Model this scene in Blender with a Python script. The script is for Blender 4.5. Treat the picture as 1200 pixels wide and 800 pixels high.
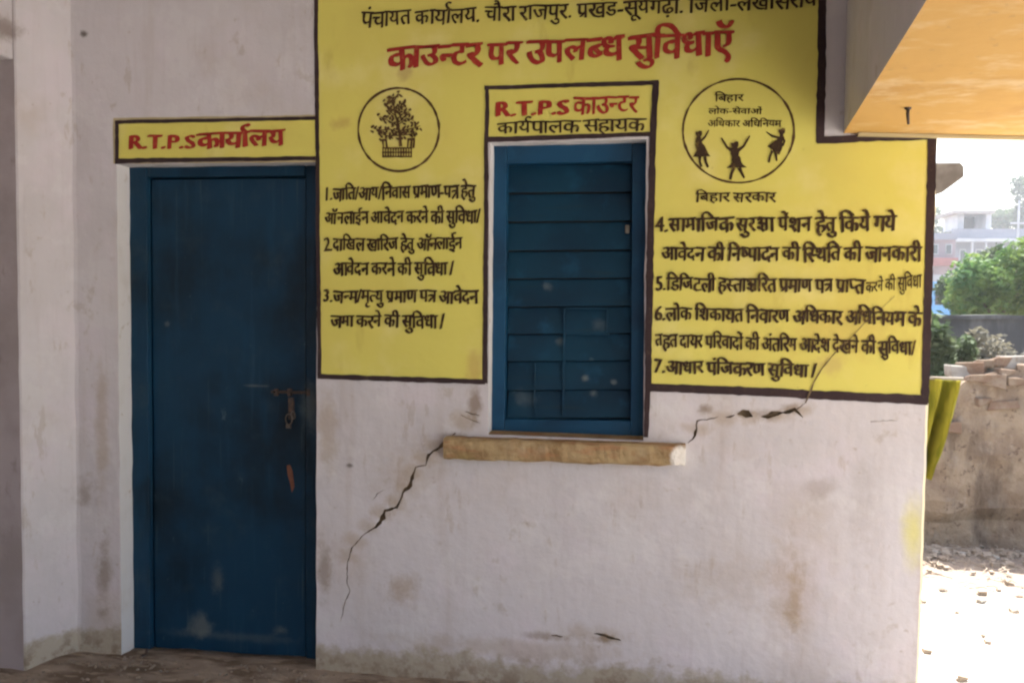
import bpy, bmesh, math, random
import numpy as np
from mathutils import Vector, Matrix, noise
from mathutils.geometry import delaunay_2d_cdt
R_ = math.radians
rnd = random.Random(7)
for o in list(bpy.data.objects):
    bpy.data.objects.remove(o, do_unlink=True)
SC = bpy.context.scene
COL = SC.collection

# ------------------------------------------------------------ camera
CAM_Y, CAM_Z, FPX = -3.2, 1.49, 1000.0
YAW, PITCH, ROLL = R_(-8.507), R_(-2.625), R_(0.668)
_f = Vector((math.sin(YAW)*math.cos(PITCH), math.cos(YAW)*math.cos(PITCH), math.sin(PITCH)))
_r = Vector((math.cos(YAW), -math.sin(YAW), 0)); _u = _r.cross(_f)
RT = math.cos(ROLL)*_r + math.sin(ROLL)*_u
UP = -math.sin(ROLL)*_r + math.cos(ROLL)*_u
cd = bpy.data.cameras.new('camera'); cam = bpy.data.objects.new('camera', cd); COL.objects.link(cam)
cd.sensor_width = 36; cd.lens = FPX/1200*36; cd.clip_end = 2000; cd.clip_start = .05
cam.matrix_world = Matrix(((RT.x, UP.x, -_f.x, 0), (RT.y, UP.y, -_f.y, CAM_Y), (RT.z, UP.z, -_f.z, CAM_Z), (0, 0, 0, 1)))
SC.camera = cam

# ------------------------------------------------------------ light
SUN_EL, SUN_AZ = R_(62), R_(28)          # azimuth from +Y towards +X
w = bpy.data.worlds.new('World'); SC.world = w; w.use_nodes = True
nt = w.node_tree; bg = nt.nodes['Background']
sky = nt.nodes.new('ShaderNodeTexSky'); sky.sky_type = 'NISHITA'; sky.sun_disc = False
sky.sun_elevation = SUN_EL; sky.sun_rotation = SUN_AZ; sky.dust_density = 4.0; sky.air_density = 1.2
nt.links.new(sky.outputs[0], bg.inputs[0]); bg.inputs[1].default_value = .13
sd = bpy.data.lights.new('sun', 'SUN'); sd.energy = 4.8; sd.angle = R_(.6); sd.color = (1, .97, .92)
so = bpy.data.objects.new('sun', sd); COL.objects.link(so)
sdir = Vector((math.sin(SUN_AZ)*math.cos(SUN_EL), math.cos(SUN_AZ)*math.cos(SUN_EL), math.sin(SUN_EL)))
so.rotation_euler = sdir.to_track_quat('Z', 'Y').to_euler()
SC.view_settings.view_transform = 'Standard'; SC.view_settings.look = 'None'
SC.view_settings.gamma = 1; SC.view_settings.exposure = 2.35; SC.view_settings.use_curve_mapping = False
SC.render.engine = 'CYCLES'
SC.cycles.use_denoising = True; SC.cycles.max_bounces = 10; SC.cycles.diffuse_bounces = 5
SC.cycles.sample_clamp_indirect = 8; SC.cycles.filter_width = 2.3

# ------------------------------------------------------------ helpers
def ray(px, py):
    return (_f*FPX + RT*(px-600) + UP*(400-py))
def W(px, py, Y=0.0):
    """point of the place seen at photograph pixel (px,py) on the plane y=Y"""
    d = ray(px, py); t = (Y-CAM_Y)/d.y
    return Vector((d.x*t, Y, CAM_Z+d.z*t))
def G(px, py, z):
    d = ray(px, py); t = (z-CAM_Z)/d.z
    return Vector((d.x*t, CAM_Y+d.y*t, z))
def link(o, parent=None):
    COL.objects.link(o)
    if parent: o.parent = parent
    return o
def tag(o, label=None, cat=None, group=None, kind=None):
    for k, v in (('label', label), ('category', cat), ('group', group), ('kind', kind)):
        if v: o[k] = v
    return o
def empty(name, loc=(0, 0, 0)):
    o = bpy.data.objects.new(name, None); o.location = loc; o.empty_display_size = .1
    return link(o)
def meshobj(name, verts, faces, mats, parent=None, smooth=False, mi=None):
    me = bpy.data.meshes.new(name); me.from_pydata([tuple(v) for v in verts], [], [tuple(f) for f in faces])
    for m in (mats if isinstance(mats, (list, tuple)) else [mats]): me.materials.append(m)
    if mi:
        for p, i in zip(me.polygons, mi): p.material_index = i
    if smooth:
        for p in me.polygons: p.use_smooth = True
    me.update()
    o = bpy.data.objects.new(name, me)
    link(o, parent)
    if parent:  # geometry given in world coordinates
        o.matrix_parent_inverse = Matrix.Translation(-parent.location)
    return o
class MB:
    def __init__(s): s.v = []; s.f = []; s.mi = []
    def add(s, vs, fs, mi=0):
        b = len(s.v); s.v += [Vector(v) for v in vs]; s.f += [tuple(b+i for i in f) for f in fs]; s.mi += [mi]*len(fs)
    def box(s, a, b, mi=0, jit=0, rg=None):
        g = rg or rnd
        vs = [(x, y, z) for z in (a[2], b[2]) for y in (a[1], b[1]) for x in (a[0], b[0])]
        if jit: vs = [tuple(c+g.uniform(-jit, jit) for c in v) for v in vs]
        s.add(vs, [(0, 2, 3, 1), (4, 5, 7, 6), (0, 1, 5, 4), (1, 3, 7, 5), (3, 2, 6, 7), (2, 0, 4, 6)], mi)
    def tube(s, pts, rad, n=6, mi=0, cap=True):
        rings = []
        pts = [Vector(p) for p in pts]
        for i, p in enumerate(pts):
            d = (pts[min(i+1, len(pts)-1)]-pts[max(i-1, 0)]).normalized()
            a = d.orthogonal().normalized() if i == 0 else (a - d*a.dot(d)).normalized()
            b = d.cross(a); rr = rad[i] if isinstance(rad, (list, tuple)) else rad
            rings.append([p+(a*math.cos(2*math.pi*k/n)+b*math.sin(2*math.pi*k/n))*rr for k in range(n)])
        fs = []
        for i in range(len(rings)-1):
            for k in range(n): fs.append((i*n+k, i*n+(k+1) % n, (i+1)*n+(k+1) % n, (i+1)*n+k))
        if cap: fs += [tuple(range(n))[::-1], tuple((len(rings)-1)*n+k for k in range(n))]
        s.add([v for r in rings for v in r], fs, mi)
    def build(s, name, mats, parent=None, bevel=0, smooth=False, seg=2):
        o = meshobj(name, s.v, s.f, mats, parent, smooth, s.mi)
        if bevel:
            m = o.modifiers.new('bevel', 'BEVEL'); m.width = bevel; m.segments = seg; m.limit_method = 'ANGLE'
        return o

# ------------------------------------------------------------ materials
def lin(c):
    return tuple(((x/255)/12.92 if x/255 <= .04045 else ((x/255+.055)/1.055)**2.4) for x in c)+(1,)
class M:
    def __init__(s, name, col, rough=.85, spec=.3):
        s.m = bpy.data.materials.new(name); s.m.use_nodes = True; s.t = s.m.node_tree
        s.b = s.t.nodes['Principled BSDF']; s.b.inputs['Roughness'].default_value = rough
        s.b.inputs['Specular IOR Level'].default_value = spec
        s.geo = s.t.nodes.new('ShaderNodeNewGeometry'); s.P = s.geo.outputs['Position']
        c = s.t.nodes.new('ShaderNodeRGB'); c.outputs[0].default_value = (*col, 1); s.c = c.outputs[0]
        s.h = None
    def N(s, t, **k):
        n = s.t.nodes.new(t)
        for a, b in k.items(): setattr(n, a, b)
        return n
    def L(s, a, b): s.t.links.new(a, b)
    def objcoord(s):
        s.P = s.N('ShaderNodeTexCoord').outputs['Object']; return s
    def noise(s, scale, detail=5, stretch=(1, 1, 1), rough=.55, dist=0, off=0):
        mp = s.N('ShaderNodeMapping'); mp.inputs['Scale'].default_value = stretch; mp.inputs['Location'].default_value = (off, off*1.7, off*.6)
        s.L(s.P, mp.inputs[0])
        n = s.N('ShaderNodeTexNoise'); n.inputs['Scale'].default_value = scale; n.inputs['Detail'].default_value = detail
        n.inputs['Roughness'].default_value = rough; n.inputs['Distortion'].default_value = dist
        s.L(mp.outputs[0], n.inputs['Vector']); return n.outputs['Fac']
    def ramp(s, v, lo, hi, a=0., b=1., smooth=True):
        m = s.N('ShaderNodeMapRange'); m.interpolation_type = 'SMOOTHSTEP' if smooth else 'LINEAR'
        for i, x in zip((1, 2, 3, 4), (lo, hi, a, b)): m.inputs[i].default_value = x
        s.L(v, m.inputs[0]); return m.outputs[0]
    def math(s, op, a, b=None):
        m = s.N('ShaderNodeMath', operation=op)
        for i, x in enumerate((a, b)):
            if x is None: continue
            if isinstance(x, (int, float)): m.inputs[i].default_value = x
            else: s.L(x, m.inputs[i])
        return m.outputs[0]
    def mix(s, fac, col, mode='MIX'):
        m = s.N('ShaderNodeMix', data_type='RGBA', blend_type=mode)
        if isinstance(fac, (int, float)): m.inputs[0].default_value = fac
        else: s.L(fac, m.inputs[0])
        s.L(s.c, m.inputs[6]); m.inputs[7].default_value = (*col, 1); s.c = m.outputs[2]; return s
    def var(s, scale, col, lo=.4, hi=.7, amt=1., **k):
        return s.mix(s.ramp(s.noise(scale, **k), lo, hi, 0, amt), col)
    def stain(s, c, r, col, amt=.8, soft=.8, wob=1.5, ns=14):
        sub = s.N('ShaderNodeVectorMath', operation='SUBTRACT'); s.L(s.P, sub.inputs[0]); sub.inputs[1].default_value = c
        dv = s.N('ShaderNodeVectorMath', operation='DIVIDE'); s.L(sub.outputs[0], dv.inputs[0]); dv.inputs[1].default_value = (r[0], 100, r[1])
        ln = s.N('ShaderNodeVectorMath', operation='LENGTH'); s.L(dv.outputs[0], ln.inputs[0])
        if not hasattr(s, 'sn'): s.sn = s.noise(11, 7, rough=.72, off=2)
        n = s.sn
        d = s.math('ADD', ln.outputs['Value'], s.math('MULTIPLY', s.math('SUBTRACT', n, .5), wob*2))
        return s.mix(s.ramp(d, 1-soft, 1+soft*.4, amt, 0), col)
    def bump(s, h, strength=.3, dist=.01):
        b = s.N('ShaderNodeBump'); b.inputs['Strength'].default_value = strength; b.inputs['Distance'].default_value = dist
        s.L(h, b.inputs['Height'])
        if s.h: s.L(s.h, b.inputs['Normal'])
        s.h = b.outputs[0]; return s
    def done(s):
        s.L(s.c, s.b.inputs['Base Color'])
        if s.h: s.L(s.h, s.b.inputs['Normal'])
        return s.m

def wall_mat():
    m = M('whitewash', (.63, .605, .635), .95, .1)
    m.var(1.3, (.54, .515, .53), .35, .75, .8)
    m.var(3.5, (.68, .62, .68), .5, .75, .6, off=5)
    m.var(2.2, (.50, .42, .36), .52, .8, .65, off=11)
    m.var(2.4, (.44, .37, .33), .56, .78, .4, stretch=(3.2, 3.2, .35), off=3)
    m.var(9, (.70, .66, .70), .55, .72, .35, off=8, stretch=(1, 1, .7))
    m.var(26, (.36, .29, .23), .66, .78, .5, off=2)
    m.var(60, (.33, .27, .22), .70, .8, .4, off=9, detail=2)
    m.var(5.5, (.70, .69, .70), .54, .60, .28, off=21, detail=8, rough=.65)
    m.var(6.5, (.40, .34, .28), .60, .68, .4, off=31, detail=8, rough=.7)
    m.var(7, (.47, .43, .43), .5, .72, .2, off=41, detail=6, stretch=(6, 6, .35), rough=.65)
    m.var(15, (.46, .40, .36), .6, .66, .45, off=25, detail=6, rough=.7, stretch=(1, 1, .3))
    B = (.22, .15, .09); Br = (.36, .26, .15); Gd = (.30, .25, .22)
    S = [  # px, py, rx, ry (px), colour, amount
        (557, 472, 9, 26, B, .7), (540, 492, 22, 12, Br, .45), (530, 512, 16, 8, B, .6), (384, 500, 12, 60, Br, .4), (380, 665, 10, 40, B, .55),
        (470, 690, 26, 22, Br, .5), (475, 560, 45, 50, Br, .22), (640, 745, 34, 5, B, .5), (706, 747, 14, 6, B, .8), (690, 742, 50, 12, Br, .35),
        (930, 705, 9, 40, Br, .6), (925, 690, 30, 60, Br, .22), (825, 479, 9, 7, B, .7), (872, 484, 12, 6, B, .55), (900, 486, 20, 7, B, .45), (930, 478, 14, 6, B, .6),
        (410, 545, 5, 3, (.1, .08, .07), .8), (860, 680, 60, 40, Br, .2), (1010, 600, 18, 60, Gd, .2), (960, 570, 20, 14, Gd, .4),
        (52, 55, 10, 14, (.2, .15, .12), .7), (98, 40, 6, 5, (.1, .08, .07), .9), (30, 0, 9, 6, (.15, .1, .08), .7), (35, 105, 5, 14, Gd, .5), (42, 160, 8, 10, Gd, .5),
        (100, 575, 14, 20, Gd, .7), (60, 704, 9, 7, (.12, .1, .1), .8), (32, 575, 8, 18, B, .6), (123, 680, 12, 50, B, .6), (120, 500, 10, 90, Br, .4),
        (14, 488, 4, 9, (.08, .06, .06), .9), (8, 620, 16, 60, Gd, .6), (600, 760, 150, 14, Br, .35), (430, 782, 120, 22, B, .55), (700, 800, 160, 24, B, .4),
        (1082, 700, 8, 60, (.4, .3, .25), .4)]
    for q in ((515, 525), (500, 538), (486, 556), (478, 572), (466, 590), (452, 602), (436, 618), (418, 634), (409, 655)):
        S.append((q[0]-4, q[1]-2, 15, 11, Br, .42))
    for q in ((815, 500), (850, 488), (880, 487), (915, 486), (942, 478)): S.append((q[0], q[1]+2, 16, 8, Br, .4))
    for px, py, rx, ry, c, a in S:
        p = W(px, py); m.stain(p, (rx*.0032, ry*.0032), c, a)
    p = W(1071, 622); m.stain(p, (.045, .13), (.67, .63, .22), .8, .9, .6)
    # dirt splashed up from the floor
    sx = m.N('ShaderNodeSeparateXYZ'); m.L(m.P, sx.inputs[0])
    z = m.math('ADD', sx.outputs[2], m.math('MULTIPLY', m.math('SUBTRACT', m.noise(5, 6, rough=.72, off=4), .5), .30))
    m.mix(m.ramp(z, .08, .13, .8, 0), (.40, .35, .26)); m.mix(m.math('MULTIPLY', m.ramp(z, .0, .14, .8, 0), m.ramp(m.noise(16, 6, rough=.7, off=6), .45, .6)), (.25, .19, .14))
    m.bump(m.noise(4, 3), .45, .025); m.bump(m.noise(38, 4), .45, .005); m.bump(m.noise(11, 5, off=3, stretch=(1, 1, .5)), .3, .008)
    return m.done()
WALL = wall_mat()
CREAM = M('lit_cream_corner', (.74, .68, .48), .9, .1); CREAM = CREAM.var(6, (.62, .58, .56), .5, .7, .9, stretch=(1, 1, .6)).done()  # cream tone paints the light caught along the wall's end corner
MORTAR = M('old_mortar', (.12, .085, .055), 1, .05).var(40, (.22, .16, .10), .4, .7).done()

def paint(name, col, dark, light, worn=None, wa=.5, wscale=60, rough=.75):
    m = M(name, col, rough, .25)
    m.var(2.3, dark, .4, .75, .7, off=2); m.var(7, light, .5, .75, .5, off=6)
    m.var(16, dark, .6, .75, .35, stretch=(1, 1, .4), off=4)
    if worn: m.var(wscale, worn, .54, .7, wa, off=1, rough=.7)
    m.bump(m.noise(4, 3), .3, .015).bump(m.noise(45, 5), .25, .003)
    return m.done()
YEL = M('yellow_sign_paint', (.71, .65, .15), .7, .25)
YEL.var(1.7, (.66, .57, .14), .4, .7, .8).var(5, (.77, .70, .28), .5, .75, .6, off=3).var(9, (.45, .33, .07), .6, .8, .45, off=7, stretch=(1, 1, .4)).var(50, (.38, .28, .08), .68, .78, .5, off=5)
YEL.stain(W(476, 86), (.03, .03), (.48, .36, .14), .7).stain(W(1000, 390), (.25, .1), (.6, .46, .12), .5).stain(W(398, 145), (.04, .03), (.5, .35, .1), .6)
YEL.stain(W(975, 425), (.06, .05), (.55, .42, .15), .6).stain(W(556, 430), (.03, .07), (.55, .38, .12), .6)
YEL = YEL.bump(YEL.noise(4, 3), .3, .015).bump(YEL.noise(40, 5), .25, .003).done()
PALE = paint('pale_ochre_wash', (.50, .42, .24), (.42, .34, .2), (.58, .5, .32))
BORD = paint('dark_brown_border_paint', (.045, .027, .030), (.02, .01, .012), (.06, .035, .035), (.12, .08, .05), .4)
INK = paint('black_brown_lettering_paint', (.045, .024, .012), (.03, .015, .01), (.07, .04, .02), (.33, .23, .05), .55, 45)
RED = paint('red_lettering_paint', (.36, .030, .022), (.27, .02, .018), (.45, .06, .03), (.55, .22, .08), .4, 50)
CIRC = paint('brown_line_paint', (.09, .05, .02), (.07, .035, .015), (.12, .07, .03), (.35, .25, .06), .4, 60)

BLUE = M('blue_door_enamel', (.003, .036, .080), .5, .3).objcoord()
BLUE.var(2.2, (.002, .010, .018), .38, .7, .9, off=4).var(3, (.004, .050, .110), .5, .75, .6, off=8, stretch=(2.5, 1, .6))
BLUE.var(8, (.02, .07, .13), .55, .8, .4, stretch=(5, 5, .25)).var(17, (.10, .15, .17), .66, .74, .5, off=3, stretch=(1, 1, .45), rough=.7).var(5, (.05, .08, .09), .5, .8, .35, off=13, detail=8, rough=.75).var(30, (.07, .11, .12), .64, .72, .3, off=15, stretch=(3.5, 1, .08)).var(50, (.16, .17, .16), .72, .8, .4, off=5)
for px, py, rx, ry, a in ((220, 745, .05, .05, .45), (315, 750, .03, .02, .4), (250, 757, .3, .02, .18), (350, 480, .04, .1, .25), (285, 455, .05, .006, .4), (178, 380, .012, .012, .4), (240, 690, .03, .06, .3)):
    BLUE.stain(W(px, py), (rx, ry), (.20, .22, .2), a)
BLUE = BLUE.bump(BLUE.noise(6, 4, stretch=(4, 4, .3)), .2, .004).bump(BLUE.noise(60, 4), .15, .001).done()
WBLUE = M('blue_shutter_enamel', (.004, .058, .135), .55, .3)
WBLUE.var(4, (.003, .03, .07), .4, .7, .8).var(10, (.012, .085, .17), .55, .75, .6, off=3).var(22, (.15, .22, .25), .70, .8, .6, off=8)
for px, py, r_, a_ in ((736, 268, .014, .6), (684, 446, .014, .6), (718, 451, .010, .5), (693, 465, .017, .45), (637, 335, .022, .3), (652, 402, .02, .3), (610, 470, .05, .2), (700, 380, .03, .2)):
    WBLUE.stain(W(px, py), (r_, r_*.8), (.36, .40, .38), a_, .9, 1.4)
WBLUE = WBLUE.bump(WBLUE.noise(40, 4), .15, .002).done()
SBLUE = M('grimy_blue_boards', (.003, .042, .085), .6, .25)
SBLUE.var(3, (.003, .022, .05), .35, .7, .8).var(9, (.012, .085, .17), .52, .75, .6, off=3).var(22, (.12, .18, .21), .68, .80, .5, off=8).var(14, (.02, .04, .05), .55, .8, .5, off=12, stretch=(.3, 1, 3))
for px, py, r_, a_ in ((684, 446, .016, .6), (718, 451, .011, .5), (693, 465, .02, .5), (637, 335, .022, .35), (652, 402, .02, .3), (610, 470, .05, .25), (700, 380, .03, .2)):
    SBLUE.stain(W(px, py), (r_, r_*.8), (.36, .40, .38), a_*.7, .9, 1.4)
SBLUE = SBLUE.bump(SBLUE.noise(40, 4), .2, .002).done()
IRON = M('dark_iron', (.05, .035, .03), .5, .5); IRON = IRON.var(60, (.12, .06, .035), .45, .7).done()
STEEL = M('worn_steel', (.17, .15, .13), .4, .5); STEEL.b.inputs['Metallic'].default_value = .8; STEEL = STEEL.var(80, (.12, .07, .04), .5, .7).done()
RUST = M('red_brown_smear', (.20, .085, .055), .8, .2).var(40, (.12, .05, .03), .5, .7).done()
SILL = M('sill_plaster', (.42, .31, .17), .9, .15)
SILL.var(9, (.28, .18, .09), .42, .62, .9, stretch=(1, 1, 1.5), rough=.7).var(18, (.38, .19, .10), .50, .68, .7, off=4, stretch=(.5, 1, 2)).var(14, (.48, .38, .24), .55, .75, .6, off=9)
SILL.stain(W(796, 534), (.035, .05), (.78, .74, .68), 1, .3, .5).stain(W(545, 535), (.06, .03), (.3, .23, .09), .5)
SILL = SILL.bump(SILL.noise(30, 6), .9, .012).done()
FLOOR = M('dusty_concrete', (.34, .28, .225), .95, .1)
FLOOR.var(4.5, (.17, .125, .09), .42, .62, .9, stretch=(1, 2.5, 1)).var(12, (.44, .37, .29), .52, .68, .8, off=4, stretch=(1, 2.5, 1)).var(50, (.4, .33, .27), .62, .75, .6, off=6)
FLOOR = FLOOR.bump(FLOOR.noise(9, 6), .7, .03).bump(FLOOR.noise(60, 4), .5, .006).done()
GROUND = M('pale_dry_earth', (.47, .44, .39), 1, .05)
GROUND.var(.5, (.37, .33, .28), .4, .7, .8).var(5, (.53, .49, .43), .45, .7, .7, off=4).var(22, (.14, .105, .08), .5, .62, .9, off=6, stretch=(1, 2.5, 1)).var(60, (.14, .10, .07), .58, .68, .8, off=2)
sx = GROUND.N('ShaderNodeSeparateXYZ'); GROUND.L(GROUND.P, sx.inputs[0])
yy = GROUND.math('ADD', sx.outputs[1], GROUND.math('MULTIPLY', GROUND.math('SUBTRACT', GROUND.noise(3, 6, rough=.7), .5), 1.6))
GROUND.mix(GROUND.ramp(yy, 1.9, 2.5, 0, .85), (.17, .13, .10))  # browner soil towards the rubble wall, its cast shadow painted in too
GROUND = GROUND.bump(GROUND.noise(5, 5), .6, .04).bump(GROUND.noise(40, 5), .6, .01).done()
SOFFIT = M('ochre_soffit_paint', (.58, .36, .125), .85, .2)
SOFFIT.var(2.2, (.48, .28, .10), .45, .65, .7, stretch=(.7, 1.2, 1), rough=.65).var(4, (.66, .50, .29), .5, .66, .8, off=3, stretch=(.8, 1.2, 1), rough=.65).var(7, (.38, .22, .10), .60, .72, .5, off=9, stretch=(.6, 1.2, 1), rough=.7).var(30, (.42, .28, .13), .62, .74, .5)
SOFFIT = SOFFIT.bump(SOFFIT.noise(9, 5), .4, .01).done()
DIRTY = M('weathered_concrete', (.30, .27, .25), .95, .1)
DIRTY.var(1.2, (.18, .16, .15), .4, .7, .9).var(6, (.42, .39, .36), .5, .75, .6, off=4)
DIRTY = DIRTY.bump(DIRTY.noise(14, 5), .5, .02).done()
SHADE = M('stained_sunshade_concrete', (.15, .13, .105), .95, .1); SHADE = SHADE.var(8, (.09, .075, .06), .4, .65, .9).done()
RPLAST = M('rubble_wall_render', (.23, .18, .13), .98, .08)
RPLAST.var(3.5, (.15, .11, .08), .42, .62, .8).var(8, (.27, .22, .17), .5, .7, .8, off=3, rough=.7).var(18, (.08, .055, .04), .56, .68, .8, off=7, rough=.7)
RPLAST.var(2.5, (.08, .06, .045), .54, .7, .7, off=9, stretch=(1.5, 1, .5))
RPLAST = RPLAST.bump(RPLAST.noise(8, 6), .8, .05).bump(RPLAST.noise(40, 5), .5, .01).done()
BRICK = M('old_brick', (.15, .10, .07), .95, .1)
BRICK.var(9, (.20, .16, .12), .4, .65, .9).var(30, (.15, .09, .06), .55, .75, .8, off=4)
BRICK = BRICK.bump(BRICK.noise(30, 5), .7, .01).done()
STONE = M('pale_stone', (.25, .23, .20), .95, .1).var(14, (.17, .14, .11), .45, .7).done()
CLOTH = M('yellow_green_cloth', (.21, .19, .02), .9, .1)
CLOTH.var(6, (.12, .12, .01), .4, .62, .9, stretch=(5, 2, .3)).bump(CLOTH.noise(300, 2), .2, .001)
CLOTH = CLOTH.done()
def leafmat(name, c, c2):
    m = M(name, c, .7, .25); m.var(1.6, c2, .35, .65, .9).var(9, tuple(x*.6 for x in c), .5, .7, .6)
    m.b.inputs['Transmission Weight'].default_value = 0
    mm = m.done()
    t = m.t; tr = t.nodes.new('ShaderNodeBsdfTranslucent'); mx = t.nodes.new('ShaderNodeMixShader'); mx.inputs[0].default_value = .35
    t.links.new(m.c, tr.inputs[0]); out = t.nodes['Material Output']
    t.links.new(m.b.outputs[0], mx.inputs[1]); t.links.new(tr.outputs[0], mx.inputs[2]); t.links.new(mx.outputs[0], out.inputs[0])
    return mm
LEAF = leafmat('bright_leaves', (.06, .13, .04), (.17, .23, .05))
LEAFD = leafmat('dark_leaves', (.045, .085, .03), (.08, .10, .05))
DRYL = leafmat('dusty_leaves', (.12, .11, .08), (.16, .15, .11))
BARK = M('bark', (.14, .10, .07), .95, .1).var(20, (.07, .05, .04), .4, .7, stretch=(1, 1, .2)).done()
def flat(name, c, c2=None, rough=.9, sc=3):
    return M(name, c, rough, .15).var(sc, c2 or tuple(x*.7 for x in c), .4, .7, .8).done()
HCON = flat('pale_house_render', (.20, .205, .24), (.14, .15, .18), sc=.6); HWHITE = flat('white_house_paint', (.42, .43, .46), sc=.6)
HDARK = flat('dark_interior', (.05, .045, .04)); HRED = flat('red_brown_paint', (.26, .09, .08), sc=.8); HBLUE = flat('blue_tarp_sheet', (.12, .32, .62), (.2, .42, .7), sc=1.5)
HPINK = flat('pinkish_render', (.24, .19, .21), sc=.8); GLASS = M('window_glass', (.03, .04, .05), .1, .5).done()

# ------------------------------------------------------------ 2D sheet with holes
def inside(p, poly):
    x, y = p; c = False; n = len(poly)
    for i in range(n):
        x1, y1 = poly[i]; x2, y2 = poly[(i+1) % n]
        if (y1 > y) != (y2 > y) and x < (x2-x1)*(y-y1)/(y2-y1)+x1: c = not c
    return c
def sheet(outer, holes, Y):
    pts = []; ed = []
    for poly in [outer]+holes:
        b = len(pts); pts += [Vector(p) for p in poly]; n = len(poly); ed += [(b+i, b+(i+1) % n) for i in range(n)]
    vs, es, fs, *_ = delaunay_2d_cdt(pts, ed, [], 0, 1e-6)
    out = []
    for f in fs:
        c = [sum(vs[i][k] for i in f)/len(f) for k in (0, 1)]
        if inside(c, outer) and not any(inside(c, h) for h in holes): 
            a, b, d = (vs[i] for i in f[:3])
            cr = (b-a).cross(d-a) if hasattr(b-a, 'cross') else 0
            out.append(tuple(f) if cr > 0 else tuple(f)[::-1])
    return [(v[0], Y, v[1]) for v in vs], out
def px2(pts, Y=0.): return [(W(x, y, Y).x, W(x, y, Y).z) for x, y in pts]
def dens(poly, step, amp, seed=0, closed=True):
    """subdivide an outline and wobble it like a hand-made edge"""
    out = []; n = len(poly)
    for i in range(n if closed else n-1):
        a = Vector(poly[i]); b = Vector(poly[(i+1) % n]); k = max(1, int((b-a).length/step)); nn = Vector((-(b-a).y, (b-a).x)).normalized()
        for j in range(k):
            p = a.lerp(b, j/k); q = noise.noise(Vector((p.x*9, p.y*9, seed)))*amp+noise.noise(Vector((p.x*45, p.y*45, seed+5)))*amp*.4
            out.append(tuple(p+nn*q) if j else tuple(p))
    if not closed: out.append(tuple(poly[-1]))
    return out
def strip_poly(pts, wid, seed=0, amp=.25):
    """ribbon polygon round a polyline; wid = list or scalar"""
    L_ = []; R2 = []; n = len(pts); P = [Vector(p) for p in pts]
    for i in range(n):
        d = (P[min(i+1, n-1)]-P[max(i-1, 0)]).normalized(); nn = Vector((-d.y, d.x)); ww = wid[i] if isinstance(wid, (list, tuple)) else wid
        j = 1+amp*noise.noise(Vector((P[i].x*40, P[i].y*40, seed)))*2
        L_.append(P[i]+nn*ww/2*j); R2.append(P[i]-nn*ww/2*j)
    return L_, R2
def ribbon(mb, pts, wid, Y, seed=0, amp=.2, step=.02, wob=0):
    if step:
        P = []; Wd = []
        for i in range(len(pts)-1):
            a, b = Vector(pts[i]), Vector(pts[i+1]); k = max(1, int((b-a).length/step))
            for j in range(k):
                P.append(a.lerp(b, j/k))
                wa = wid[i] if isinstance(wid, (list, tuple)) else wid; wb = wid[i+1] if isinstance(wid, (list, tuple)) else wid
                Wd.append(wa+(wb-wa)*j/k)
        P.append(Vector(pts[-1])); Wd.append(wid[-1] if isinstance(wid, (list, tuple)) else wid)
        if wob: P = [p+Vector((noise.noise(Vector((p.x*7, p.y*7, seed))), noise.noise(Vector((p.x*7, p.y*7, seed+9)))))*wob for p in P]
    else: P, Wd = pts, wid
    A, B = strip_poly(P, Wd, seed, amp); n = len(A)
    mb.add([(a.x, Y, a.y) for a in A]+[(b.x, Y, b.y) for b in B], [(i, n+i, n+i+1, i+1) for i in range(n-1)])

# ------------------------------------------------------------ setting: ground and floor
GZ = -.25
def ground():
    xs = [-300, -60, -15, -6, -3] + [i*.25 for i in range(-8, 33)] + [10, 14, 25, 60, 300]
    ys = [-200, -40, -12, -6] + [-4+i*.25 for i in range(0, 57)] + [11, 13, 16, 20, 30, 60, 120, 600]
    vs = []
    for y in ys:
        for x in xs:
            z = GZ
            if 0.9 < x < 9 and -3 < y < 12: z += .03*noise.noise(Vector((x*1.3, y*1.3, 2)))+.015*noise.noise(Vector((x*5, y*5, 4)))
            if abs(x) > 30 or y > 30 or y < -30: z = GZ-.01
            vs.append((x, y, z))
    n = len(xs); fs = [(j*n+i, j*n+i+1, (j+1)*n+i+1, (j+1)*n+i) for j in range(len(ys)-1) for i in range(n-1)]
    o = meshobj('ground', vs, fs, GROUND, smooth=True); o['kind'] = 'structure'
ground()
mb = MB(); NX, NY = 80, 110
vs = []
for j in range(NY+1):
    for i in range(NX+1):
        x = -4.4+i/NX*5.5; y = -7.0+j/NY*7.12
        edge = max(0, 1-abs(y+.02)/.28)
        z = .012*noise.noise(Vector((x*2, y*2, 1)))+.006*noise.noise(Vector((x*9, y*9, 3)))+edge*.015*(1+noise.noise(Vector((x*6, y*6, 7))))
        vs.append((x, y, z))
n = NX+1; top = [(j*n+i, j*n+i+1, (j+1)*n+i+1, (j+1)*n+i) for j in range(NY) for i in range(NX)]
loop = [i for i in range(n)]+[j*n+NX for j in range(1, NY+1)]+[NY*n+i for i in range(NX-1, -1, -1)]+[j*n for j in range(NY-1, 0, -1)]
b = len(vs); vs += [(vs[i][0], vs[i][1], GZ-.1) for i in loop]; m_ = len(loop)
side = [(loop[i], b+i, b+(i+1) % m_, loop[(i+1) % m_]) for i in range(m_)]
o = meshobj('veranda_floor', vs, top+side, FLOOR, smooth=False); o['kind'] = 'structure'
for p in o.data.polygons[:len(top)]: p.use_smooth = True
# recess floor under the door (the floor runs on to it)
D = .09
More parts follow.
